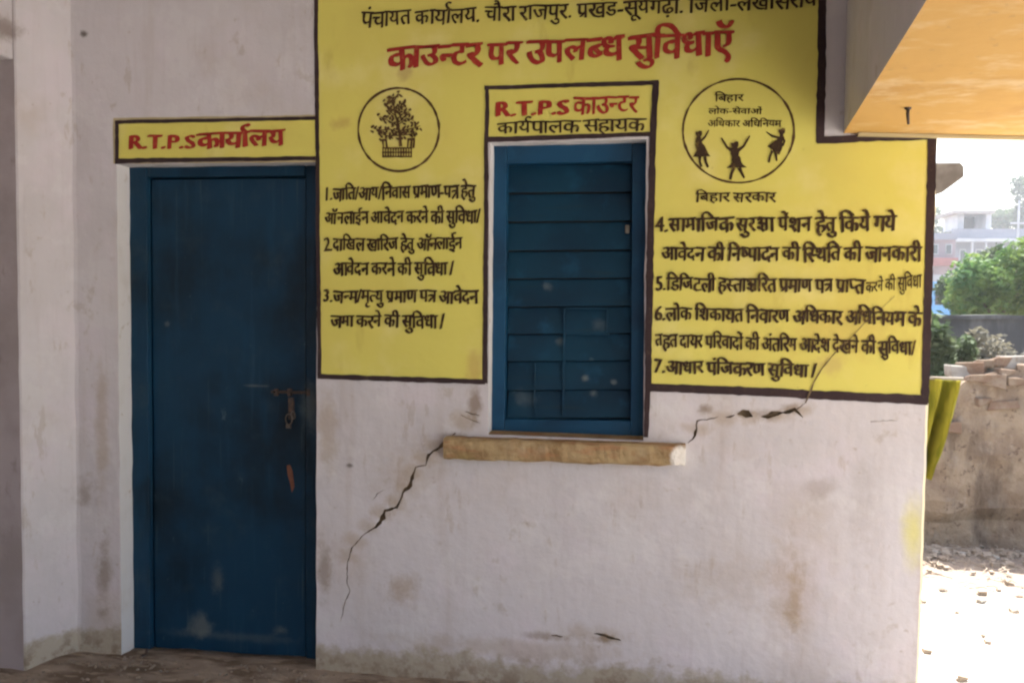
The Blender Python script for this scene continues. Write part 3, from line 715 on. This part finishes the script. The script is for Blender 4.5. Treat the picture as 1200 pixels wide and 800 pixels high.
T('7.आधार पंजिकरण सुविधा /', (766, 422), (956, 428), 436, 442, INK, notice, off=.036)
m = MB(); ribbon(m, pv((944, 472), (950, 458), (954, 446), (962, 432), (974, 417), (985, 405), (996, 396), (1012, 378), (1026, 368), (1048, 348)), [.006, .005, .004, .004, .003, .0035, .002, .003, .002, .0015], -.0072, 3, .3, .008, .006)
m.build('hairline_crack', MORTAR, notice)
# emblems
def ring(parent, c, rx, ry, wpx, seed, open_=0):
    m = MB(); pts = []
    for i in range(73):
        a = 2*math.pi*i/72+1; pts.append(Vector(px2([(c[0]+rx*math.cos(a), c[1]+ry*math.sin(a))])[0]))
    ribbon(m, pts, wpx*.0033, Yb-.0005, seed, .35, 0 or None, 0); return m.build('ring', CIRC, parent)
em = MB(); e1 = bpy.data.objects.new('tree_emblem', None)
def emblem_blob(mb, c, r, rg, n=7, Y=Yt, sx=1, ang=0):
    pts = []
    for k in range(n):
        a = 2*math.pi*k/n; rr = r*rg.uniform(.6, 1.2); x = rr*math.cos(a)*sx; y = rr*math.sin(a)
        pts.append((c[0]+x*math.cos(ang)-y*math.sin(ang), c[1]+x*math.sin(ang)+y*math.cos(ang)))
    q = px2(pts); mb.add([(x, Y, z) for x, z in q], [tuple(range(n))[::-1]])
rg = random.Random(11)
em = MB()
ring(notice, (467.6, 152.3), 47.3, 48.6, 2.6, 1)
def emst(pts, wpx, Y=Yt): ribbon(em, pv(*pts), [w_*.0033 for w_ in wpx], Y, 2, .3, .008, .0)
emst([(470, 172), (469, 158), (466, 142), (462, 128), (463, 118), (469, 107)], [4, 3.2, 2.6, 2, 1.4, .8])
kk = 0
for br in ([(468, 156), (458, 152), (447, 153), (438, 151)], [(468, 154), (480, 152), (493, 148)], [(467, 148), (456, 142), (445, 137)], [(467, 147), (477, 139), (486, 142)], [(465, 137), (456, 130), (452, 121)], [(463, 130), (471, 124), (476, 121)], [(462, 124), (458, 118), (455, 117)], [(466, 140), (475, 132), (480, 132)], [(469, 159), (482, 158), (488, 154)], [(468, 159), (455, 160), (444, 156)]):
    emst(br, [1.3]*(len(br)-1)+[.6])
    for i in range(len(br)-1):
        for t in (.25, .6, .95):
            kk += 1; x = br[i][0]+(br[i+1][0]-br[i][0])*t; y = br[i][1]+(br[i+1][1]-br[i][1])*t
            for s in (-1, 1):
                a = rg.uniform(-.6, .6)+s*.9; emblem_blob(em, (x+rg.uniform(-2, 2), y+s*rg.uniform(1.5, 3.8)), 1.6, rg, 6, Yt-.0004-.00001*(kk*2+s), 1.7, a)
for s in range(16):
    emblem_blob(em, (rg.uniform(459, 473), rg.uniform(107, 140)), 1.4, rg, 6, Yt-.0015-.00002*s, 1.7, rg.uniform(-1.5, 1.5))
# parapet: two posts and a railed base
for x in (449, 453, 479, 483, 486): emst([(x, 164+abs(x-468)*.02), (x+(1 if x < 468 else -1), 174)], [2.2, 2.2])
emst([(445, 163), (447, 165)], [2, 2]); emst([(478, 164), (487, 163.5)], [3, 3], Yt-.0012); emst([(446, 165), (454, 164.5)], [2.4, 2.4], Yt-.0012)
for y in (174, 179, 184): emst([(448.5, y), (483.5, y)], [1.8, 1.8], Yt-.001)
for k in range(12): emst([(449.5+k*3, 173.5), (449.5+k*3, 184.5)], [1.5, 1.4], Yt-.0005)
em.build('tree_emblem', CIRC, notice)
ring(notice, (865.3, 153.8), 65, 60.6, 2.2, 5)
T('बिहार', (837, 112), (871, 112), 119.5, 119.5, INK, notice, off=.01)
T('लोक-सेवाओं', (830, 128), (893, 128), 134, 134, INK, notice, off=.01)
T('अधिकार अधिनियम', (829, 142), (915, 142), 149, 149, INK, notice, off=.01)
def girl(parts, seed):
    global em
    em = MB()
    for i, (pts, wd) in enumerate(parts): emst(pts, wd, Yt-.0003*i)
    rg = random.Random(seed)
    return em
for fig in (
    dict(head=(819, 157, 4), st=[([(819, 160), (818, 166), (822, 172)], [4, 6, 5]), ([(821, 170), (822, 178), (822, 184)], [6, 13, 15]), ([(821, 166), (826, 161), (830.5, 153)], [2.5, 2, 1]), ([(820, 184), (820, 190), (822, 196)], [3.2, 2.6, 2]), ([(826, 184), (827, 190), (829.5, 196.5)], [3, 2.6, 2]), ([(819, 163), (816, 170), (817, 176)], [2, 2, 1.5])]),
    dict(head=(861, 170, 4.6), st=[([(861, 173), (861, 180), (862, 186)], [6, 9, 8]), ([(862, 184), (863, 190), (863, 197)], [9, 15, 21]), ([(860, 178), (852, 173), (845, 162)], [4, 3, 1.2]), ([(863, 178), (871, 172), (878.5, 159.5)], [4, 3, 1.2]), ([(860, 197), (857, 204), (855.5, 211)], [4, 3, 2.4]), ([(866, 197), (869, 203), (872, 209)], [4, 3, 2.4])]),
    dict(head=(916, 154, 4.2), st=[([(916, 157), (915, 163), (912, 168)], [4, 6, 6]), ([(913, 166), (910, 172), (906, 177)], [7, 12, 15]), ([(913, 162), (905, 160), (897.5, 155)], [2.6, 2.2, 1]), ([(905, 177), (902, 184), (900.5, 191)], [3, 2.4, 2]), ([(909, 176), (909, 183), (910, 189)], [3, 2.6, 2]), ([(917, 160), (919, 166), (917, 172)], [2.5, 2.5, 1.5])])):
    em = MB(); 
    for i, (pts, wd) in enumerate(fig['st']): emst(pts, wd, Yt-.0002*i)
    emblem_blob(em, fig['head'][:2], fig['head'][2]*.95, random.Random(5), 9, Yt-.0015)
    em.build('dancing_girl_figure', INK, notice)

# ------------------------------------------------------------ window title
wt = empty('counter_sign', (W(668, 130).x, 0, W(668, 160).z)); tag(wt, 'small yellow painted sign in a dark outline directly above the blue window', 'sign')
vs, fs = sheet(dens(px2([(570, 163), (572, 102), (768, 96), (765, 156)]), .03, .002, 6), [], Yf-.0002)
# yellow ground sits just inside the notice's cut-out
meshobj('yellow_ground', vs, fs, YEL, wt)
border('border_line', pv((568, 103.5), (772, 97.5)), [4.5, 5], wt, Y=Yb-.0016, seed=11)
border('border_line', pv((768.5, 96), (765, 160), (761, 330), (759, 450), (756.8, 512)), [7, 7, 8, 7, 5], wt, Y=Yb-.002, seed=12)
border('border_line', pv((568, 164.5), (767, 157.5)), [6, 4.5], wt, Y=Yb-.0024, seed=13)
T('R.T.P.S', (580, 120.5), (667, 118), 137, 134.5, RED, wt, off=.042, lat=True)
T('काउन्टर', (672, 116), (748, 113.5), 135, 132.5, RED, wt, off=.022)
T('कार्यपालक सहायक', (583, 144.5), (755, 140), 157.5, 153.5, INK, wt, off=.015)
# ------------------------------------------------------------ door title
dt = empty('office_sign', (W(253, 165).x, 0, W(253, 190).z)); tag(dt, 'narrow yellow painted sign with red lettering directly above the blue door', 'sign')
vs, fs = sheet(dens(px2([(133, 138.5), (370, 135), (370, 190), (133, 192)]), .03, .004, 6), [], -.0012); meshobj('pale_margin', vs, fs, PALE, dt)
vs, fs = sheet(dens(px2([(138, 144), (370, 140), (370, 186), (138, 190)]), .03, .002, 6), [], Yf); meshobj('yellow_ground', vs, fs, YEL, dt)
border('border_line', pv((135.5, 143.5), (370, 139)), [4.5, 4], dt, seed=21)
border('border_line', pv((135.5, 189), (370, 186)), [6, 4.5], dt, Y=Yb-.0004, seed=22)
border('border_line', pv((138, 142), (138, 191)), [5, 5], dt, Y=Yb-.0008, seed=23)
T('R.T.P.S', (151, 159), (230, 159), 175, 174.5, RED, dt, off=.038, lat=True)
T('कार्यालय', (232, 157), (334, 153), 174, 171, RED, dt, off=.036)

# ------------------------------------------------------------ sunshade at the far end of the building
Ys = 1.1
q = px2([(1088, 190), (1126, 190.5), (1130, 195), (1130, 207), (1104, 226), (1088, 232)], Ys)
q[0] = (XE-.02, q[0][1]); q[5] = (XE-.02, q[5][1])
m = MB(); n = len(q); m.add([(x, Ys, z) for x, z in q]+[(x, Ys+1.3, z) for x, z in q], [tuple(range(n))[::-1], tuple(range(n, 2*n))]+[(i, (i+1) % n, n+(i+1) % n, n+i) for i in range(n)])
o = m.build('window_sunshade', SHADE, None, .006); tag(o, 'weathered concrete sunshade jutting out behind the right end of the notice wall', 'sunshade')

# ------------------------------------------------------------ cloth
Yc = .75; pA, pB = W(1086, 445, Yc), W(1123, 444, Yc)
def cloth():
    NXc, NZc = 26, 34; vs = []; fs = []
    for j in range(NZc+1):
        t = j/NZc
        L0 = W(1083, 445+t*125, Yc); R0 = W(1123-33*t**1.25, 445+t*112, Yc)
        for i in range(NXc+1):
            s = i/NXc; p = Vector((pA.x-.25, Yc, L0.z)).lerp(Vector((R0.x, Yc, R0.z)), s)
            a = .07*(.35+t); p.y += a*math.sin(s*30+t*2.2)+.02*noise.noise(Vector((s*6, t*3, 1)))
            if j == 0: p.z += .004*math.sin(s*19)
            vs.append(p)
    fs = [(j*(NXc+1)+i, (j+1)*(NXc+1)+i, (j+1)*(NXc+1)+i+1, j*(NXc+1)+i+1) for j in range(NZc) for i in range(NXc)]
    o = meshobj('hanging_cloth', vs, fs, CLOTH, None, True)
    s = o.modifiers.new('solidify', 'SOLIDIFY'); s.thickness = .002
    tag(o, 'yellow green cloth hanging in folds past the right edge of the wall', 'cloth')
    m = MB(); m.tube([(XE-.02, Yc, pB.z+.004), (pB.x+.02, Yc, pB.z+.001)], .007, 8); r = m.build('hanging_rail', STONE, None); tag(r, 'short pale rail from which the yellow green cloth hangs', 'rail')
cloth()

# ------------------------------------------------------------ rubble wall
Yr = G(1150, 642, GZ).y
rw = empty('rubble_wall', (W(1150, 600, Yr).x, Yr, GZ)); tag(rw, 'broken brown brick wall with crumbling top beyond the pale earth yard', 'wall')
def topz(x):
    pts = [(-1.2, 470), (W(1085, 440, Yr).x, 462), (W(1118, 440, Yr).x, 462), (W(1130, 430, Yr).x, 446), (W(1150, 430, Yr).x, 442), (W(1172, 425, Yr).x, 436), (W(1200, 420, Yr).x, 432), (4.6, 428)]
    for (a, ya), (b, yb) in zip(pts, pts[1:]):
        if a <= x <= b: py = ya+(yb-ya)*(x-a)/(b-a); break
    else: py = 430
    return W(1150, py, Yr).z+.02*noise.noise(Vector((x*5, 0, 3)))
x0r, x1r = W(1040, 500, Yr).x, 4.6; n = 110; vs = []; nz = 14
for i in range(n+1):
    x = x0r+(x1r-x0r)*i/n; tz_ = topz(x)
    for j in range(nz+1):
        z = GZ-.1+(tz_-GZ+.1)*j/nz; vs.append((x, Yr+.04*noise.noise(Vector((x*1.7, z*1.7, 5)))+.03*noise.noise(Vector((x*6, z*6, 8)))+(.05 if z < GZ+.22+.1*noise.noise(Vector((x*3, 1, 1))) else 0), z))
    vs.append((x, Yr+.16, tz_+.02*noise.noise(Vector((x*9, 3, 3))))); vs.append((x, Yr+.3, tz_-.03)); vs.append((x, Yr+.3, GZ-.1))
K = nz+4
fs = [(i*K+k, (i+1)*K+k, (i+1)*K+k+1, i*K+k+1) for i in range(n) for k in range(K-1)]+[tuple(range(K)), tuple(n*K+k for k in range(K))[::-1]]
meshobj('rendered_face', vs, fs, RPLAST, rw)
bmesh_brick = None
def brickmesh(k):
    rg = random.Random(40+k); m = MB(); m.box((-.11, -.055, -.035), (.11, .055, .035), 0, .020, rg)
    me = bpy.data.meshes.new('brick'); me.from_pydata([tuple(v) for v in m.v], [], m.f); me.materials.append(BRICK if k < 5 else STONE); return me
BM = [brickmesh(k) for k in range(6)]
def brick(x, y, z, rz=0, k=0, rx=0, s=1):
    o = bpy.data.objects.new('brick', BM[k]); link(o, rw); o.matrix_parent_inverse = Matrix.Translation(-rw.location)
    o.location = (x, y, z); o.rotation_euler = (rx, rnd.uniform(-.06, .06), rz); o.scale = (s, 1, rnd.uniform(.7, 1.15)); 
    m_ = o.modifiers.new('bevel', 'BEVEL'); m_.width = .008; m_.segments = 1
    return o
for row in range(4):
    x = x0r+.1+(row % 2)*.12
    while x < x1r-.2:
        tz_ = topz(x); zz = tz_-.0-row*.083
        if rnd.random() < (.9, .8, .55, .35)[row]:
            k = rnd.choice([0, 1, 2, 3, 3, 4] if row else [0, 1, 4, 5, 2, 4])
            brick(x, Yr+rnd.uniform(.015, .05)+(.02 if row == 0 else 0), zz+rnd.uniform(-.02, .02), rnd.uniform(-.35, .35), k, rnd.uniform(-.25, .25), rnd.choice([.9, .7, .5, .38]))
        x += .165+rnd.uniform(-.01, .04)
for px in (1168, 1185, 1199, 1148, 1136): 
    x = W(px, 420, Yr).x; brick(x, Yr+.14, topz(x)+.055, rnd.uniform(-.5, .5), rnd.choice([4, 5, 1]), 0, .9)

# loose stones, sticks and straw in the yard
STm = []
for k in range(4):
    bm = bmesh.new(); bmesh.ops.create_icosphere(bm, subdivisions=2, radius=1)
    for v in bm.verts: v.co *= 1+.35*noise.noise(v.co*1.4+Vector((k*5, 0, 0))); v.co.z *= .6
    me = bpy.data.meshes.new('stone'); bm.to_mesh(me); bm.free(); me.materials.append([STONE, RPLAST, STONE, STONE][k]); STm.append(me)
D_ = MB()
rg = random.Random(5)
spots_ = [(1095, 648), (1110, 655), (1128, 650), (1150, 640), (1165, 655), (1185, 650), (1178, 662), (1100, 665), (1140, 668), (1195, 700), (1150, 705), (1105, 692)]
STL = ['small stone hard against the notice wall, nearest the foot of the rubble wall', 'stone below the hanging cloth, second from the notice wall', 'stone at the foot of the rubble wall, third from the notice wall',
       'stone touching the base of the rubble wall, farthest back in the yard', 'stone just in front of the middle of the rubble wall base', 'rightmost stone along the foot of the rubble wall',
       'stone on bright earth just ahead of the rightmost stone at the wall foot', 'stone beside the notice wall edge, just ahead of the rubble strip', 'stone on bright earth midway between notice wall and right edge',
       'stone at the right edge of the bright earth, near the front', 'lone stone in the middle of the bright earth', 'frontmost stone beside the notice wall on the bright earth']
for i, (px, py) in enumerate(spots_):
    p = G(px, py, GZ); o = bpy.data.objects.new('loose_stone', STm[i % 4]); link(o); s = rg.uniform(.014, .034); o.scale = (s, s, s); o.location = (p.x, p.y, GZ+s*.3); o.rotation_euler = (0, 0, rg.uniform(0, 6))
    tag(o, STL[i], 'stone', 'loose stones in the yard before the rubble wall')
for i in range(1500):
    x = rg.uniform(1.05, 5.0); y = rg.uniform(-1.5, Yr-.02)
    if i < 760: y = Yr-abs(rg.gauss(0, .38))-.02
    if y < -1.5: continue
    L_ = rg.uniform(.03, .16); a = rg.uniform(0, 3.14); z = GZ+.012+.03*noise.noise(Vector((x*1.3, y*1.3, 2)))
    D_.tube([(x, y, z), (x+L_*.5*math.cos(a), y+L_*.5*math.sin(a), z+rg.uniform(0, .02)), (x+L_*math.cos(a+.3), y+L_*math.sin(a+.3), z+rg.uniform(-.005, .015))], rg.uniform(.0012, .004), 3, cap=False)
for i in range(700):
    x = rg.uniform(1.05, 5.0); y = Yr-abs(rg.gauss(0, .3))+.0 if i % 5 else rg.uniform(-1.5, Yr-.05)
    s = rg.uniform(.006, .022); c = Vector((x, y, GZ+.01+.03*noise.noise(Vector((x*1.3, y*1.3, 2)))))
    D_.box(c-Vector((s, s, s*.5)), c+Vector((s, s, s*.6)), 0, s*.35, rg)
o = D_.build('straw_and_rubble', flat('dry_straw_litter', (.25, .20, .15), (.36, .31, .25), sc=12)); tag(o, None, None, None, 'stuff'); tag(o, 'dry sticks, straw and crumbs of rubble scattered over the pale yard', 'litter')

# grit and flakes fallen on the veranda floor along the walls
D2 = MB(); rg = random.Random(15)
for i in range(520):
    x = rg.uniform(-2.5, -1.2) if i % 3 else rg.uniform(-1.2, 1.0); y = -abs(rg.gauss(0, .12))-.01 if i % 2 else rg.uniform(-.6, .08 if -2 < x < -1.27 else -.01)
    if x < -2.3 and y > -.2: continue
    if y > -.01 and not (DOOR[0][0]+.03 < x < DOOR[3][0]-.03): continue
    s_ = rg.uniform(.0012, .0045)*(1 if rg.random() < .9 else 1.7); z = .012*noise.noise(Vector((x*2, y*2, 1)))+.012*(y < 0)+.004
    D2.box((x-s_, y-s_, z-.004), (x+s_*rg.uniform(.6, 1.6), y+s_, z+s_*.5), 0, s_*.4, rg)
o = D2.build('fallen_plaster_grit', flat('plaster_crumbs', (.33, .28, .23), (.2, .15, .11), sc=25)); o['kind'] = 'stuff'; o['label'] = 'crumbs of fallen plaster on the dusty floor along the wall'
# ------------------------------------------------------------ foliage
def foliage(cen, rad, n, ls, rg, clumps=14, zs=1.0):
    V = []; F = []; C_ = []
    for k in range(clumps):
        d = Vector((rg.gauss(0, 1), rg.gauss(0, 1), rg.gauss(0, .8))).normalized()*rg.uniform(.35, .95)
        C_.append((Vector((d.x*rad[0], d.y*rad[1], d.z*rad[2])), rg.uniform(.22, .42)))
    for i in range(n):
        c, r = rg.choice(C_); d = Vector((rg.gauss(0, 1), rg.gauss(0, 1), rg.gauss(0, .8))).normalized()*r*rg.uniform(.55, 1.1)
        p = Vector(cen)+c+Vector((d.x*rad[0], d.y*rad[1], d.z*rad[2]))
        a = Vector((rg.gauss(0, 1), rg.gauss(0, 1), rg.gauss(0, .5))).normalized(); b_ = a.orthogonal().normalized(); b_.rotate(Matrix.Rotation(rg.uniform(0, 6.28), 3, a)); s = ls*rg.uniform(.6, 1.4)
        q_ = len(V); V += [p-a*s, p+b_*s*.38+Vector((0, 0, s*.1)), p+a*s, p-b_*s*.38]; F += [(q_, q_+1, q_+2, q_+3)]
    return V, F, C_
def tree(name, base, h, rad, n, ls, seed, leaf_m, label, cat, group=None, trunk=.06, cz=None):
    rg = random.Random(seed); o = empty(name, base); tag(o, label, cat, group)
    base = Vector(base); cen = base+Vector((0, 0, cz if cz is not None else h-rad[2]))
    V, F, C_ = foliage(cen, rad, n, ls, rg); meshobj('crown', V, F, leaf_m, o)
    m = MB(); fork = base.lerp(cen, .7); m.tube([base-Vector((0, 0, .1)), base.lerp(fork, .5)+Vector((rg.uniform(-.05, .05)*h, 0, 0)), fork], [trunk, trunk*.8, trunk*.6], 8)
    for c, r in C_: m.tube([fork, fork.lerp(cen+c, .5)+Vector((0, 0, .05*h)), cen+c], [trunk*.4, trunk*.25, trunk*.1], 5)
    m.build('trunk', BARK, o, smooth=True); return o
# ------------------------------------------------------------ old grey wall beyond
Yo = Yr+4.2
o = MB(); zt1 = W(1150, 369, Yo).z
xs = [x*.1 for x in range(5, 90)]; vs = []
for x in xs:
    zt2 = zt1+.03*noise.noise(Vector((x*2, 1, 1))); y = Yo+.02*noise.noise(Vector((x*2, 4, 1)))
    vs += [(x, y, GZ-.1), (x, y+.02*noise.noise(Vector((x*5, 9, 1))), zt1*.5), (x, y, zt2-.05), (x, y-.03, zt2-.05), (x, y-.03, zt2), (x, y+.28, zt2), (x, y+.25, GZ-.1)]
K = 7; o.add(vs, [(i*K+k, (i+1)*K+k, (i+1)*K+k+1, i*K+k+1) for i in range(len(xs)-1) for k in range(K-1)]+[tuple(range(K)), tuple((len(xs)-1)*K+k for k in range(K))[::-1]])
OLDG = M('sooty_old_wall', (.06, .06, .06), .95, .1); OLDG.var(1.5, (.03, .03, .03), .4, .6, .9).var(5, (.12, .12, .115), .5, .75, .7, off=4, stretch=(1, 1, .4)); OLDG = OLDG.done()
o = o.build('old_wall', OLDG); tag(o, 'sooty dark grey wall with a level top beyond the rubble wall', 'wall')
p = W(1104, 400, Yr+2.2); tree('shrub', (p.x, p.y, GZ), 1.5, (.34, .4, .62), 2600, .05, 3, LEAFD, 'olive green shrub growing between the rubble wall and the old grey wall', 'shrub', cz=1.15, trunk=.03)
p = W(1150, 405, Yr+2.6); tree('dry_bush', (p.x, p.y, GZ), 1.3, (.4, .35, .5), 1500, .04, 33, DRYL, 'grey brown half dry bush in front of the old grey wall', 'bush', cz=1.15, trunk=.02)
p = W(1190, 405, Yr+3); tree('dry_bush', (p.x, p.y, GZ), 1.3, (.4, .35, .45), 900, .04, 34, DRYL, 'sparse grey bush near the right edge before the old grey wall', 'bush', cz=1.1, trunk=.02)
for i, (px, py, s) in enumerate(((1182, 352, .5), (1150, 420, .3))):
    pass
Yt1 = Yo+5
p = W(1165, 345, Yt1); tree('leafy_tree', (p.x, p.y, GZ), 3, (.95, 1.0, 1.15), 12000, .065, 8, LEAF, 'bright green leafy tree behind the dark grey wall', 'tree', cz=p.z-GZ, trunk=.09)
p = W(1203, 350, Yt1+2.5); tree('leafy_tree', (p.x+.3, p.y, GZ), 3, (1.3, 1.2, 1.2), 8000, .08, 18, LEAFD, 'darker leafy tree at the right edge behind the bright green one', 'tree', cz=p.z-GZ, trunk=.09)
p = W(1150, 345, Yt1+5); tree('leafy_tree', (p.x, p.y, GZ), 3, (.8, 1.2, 1.1), 6000, .09, 28, LEAFD, 'low dense tree standing behind the left side of the bright green tree', 'tree', cz=p.z-GZ, trunk=.09)
# ------------------------------------------------------------ far houses
def boxpx(m, x0, y0, x1, y1, Y, dep, mi=0):
    a = W(x0, y1, Y); b = W(x1, y0, Y); m.box((a.x, Y, a.z), (b.x, Y+dep, b.z), mi)
def part(name, rects, Y, dep, mat, parent):
    m = MB()
    for r in rects: boxpx(m, *r, Y, dep)
    return m.build(name, mat, parent)
Yh = 85
hs = empty('concrete_house', (W(1150, 300, Yh).x, Yh, GZ)); tag(hs, 'flat roofed concrete house with an open rooftop room, far behind the trees', 'house')
zg = None
def wallbox(name, x0, y0, x1, Y, dep, mat, parent):
    a = W(x0, y0, Y); b = W(x1, y0, Y); m = MB(); m.box((a.x, Y, GZ), (b.x, Y+dep, a.z)); return m.build(name, mat, parent)
wallbox('wall', 1112, 280, 1230, Yh, 12, HCON, hs)
part('parapet', [(1116, 268, 1232, 279)], Yh-.3, .3, HCON, hs); part('roof_slab', [(1112, 279.3, 1234, 283)], Yh-1.2, 1.1, HWHITE, hs)
wr = part('rooftop_room', [(1122, 250, 1130, 267.8), (1155, 250, 1162, 267.8)], Yh+1, 4, HWHITE, hs)
part('rooftop_room', [(1118, 246, 1166, 250)], Yh+.2, 5.5, DIRTY, hs); part('rooftop_room', [(1130.2, 251, 1154.8, 267.8)], Yh+4, .5, HDARK, hs)
for x in (1117, 1138, 1154, 1174, 1190, 1206, 1222): part('pillar', [(x, 283.3, x+3, 326)], Yh-1.1, .35, HWHITE, hs)
for x in (1124, 1143, 1160, 1180, 1196, 1212):
    f = part('window', [(x, 292, x+8, 312)], Yh-.1, .09, HWHITE, hs); part('pane', [(x+1, 293.5, x+7, 311)], Yh-.15, .04, GLASS, f)
h2 = empty('pink_house', (W(1100, 300, 70).x, 70, GZ)); tag(h2, 'pinkish low house with red brown band, just right of the notice wall', 'house')
wallbox('wall', 1060, 281, 1120, 70, 8, HPINK, h2); part('parapet', [(1058, 273, 1122, 280.7)], 69.6, .35, HCON, h2); part('fascia_band', [(1058, 302, 1123, 311)], 69.0, .9, HRED, h2)
for x in (1092, 1108): f = part('window', [(x, 286, x+8, 298)], 69.9, .08, HWHITE, h2); part('pane', [(x+1, 287, x+7, 297)], 69.84, .05, GLASS, f)
h3 = empty('tarp_shed', (W(1100, 350, 40).x, 40, GZ)); tag(h3, 'shed clad in light blue sheet with a dark opening, left of the green trees', 'shed')
wallbox('wall', 1070, 327, 1119, 40, 4, HBLUE, h3); part('sheet_awning', [(1068, 322, 1121, 329)], 38.9, 1.0, HWHITE, h3); part('doorway', [(1096, 338, 1110, 357)], 39.95, .04, HDARK, h3)
m = MB(); a = W(1194.5, 235, 60); m.tube([(a.x, 60, GZ), (a.x, 60, a.z)], [.10, .07], 8); m.box((a.x-.5, 59.95, a.z-1.6), (a.x+.5, 60.05, a.z-1.48)); o = m.build('utility_pole', HWHITE); tag(o, 'pale slender utility pole in front of the far concrete house', 'pole')
for i, (px, py, r, Y, lab) in enumerate(((1100, 262, 3.4, 110, 'hazy far tree showing between the notice wall and the rooftop room'), (1186, 250, 3.0, 115, 'hazy far tree with rounded top right of the rooftop room'), (1198, 240, 2.6, 112, 'tall narrow hazy tree at the right edge of the skyline'))):
    p = W(px, py, Y); tree('far_tree', (p.x, Y, GZ), p.z, (r, r, r*1.0 if i < 2 else 5), 2600, .35, 60+i, LEAFD, lab, 'tree', 'far trees on the skyline', .3, cz=p.z-GZ-r*.4)
# ------------------------------------------------------------ haze
hz = MB(); hz.box((-60, -30, -2), (90, 175, 45)); hz = hz.build('haze', bpy.data.materials.new('haze_air'))
hm = hz.data.materials[0]; hm.use_nodes = True; t_ = hm.node_tree; t_.nodes.remove(t_.nodes['Principled BSDF'])
v = t_.nodes.new('ShaderNodeVolumePrincipled'); v.inputs['Density'].default_value = .0013; v.inputs['Color'].default_value = (.93, .96, 1, 1); v.inputs['Anisotropy'].default_value = .2
t_.links.new(v.outputs[0], t_.nodes['Material Output'].inputs['Volume']); hz['kind'] = 'stuff'
HAZE = True
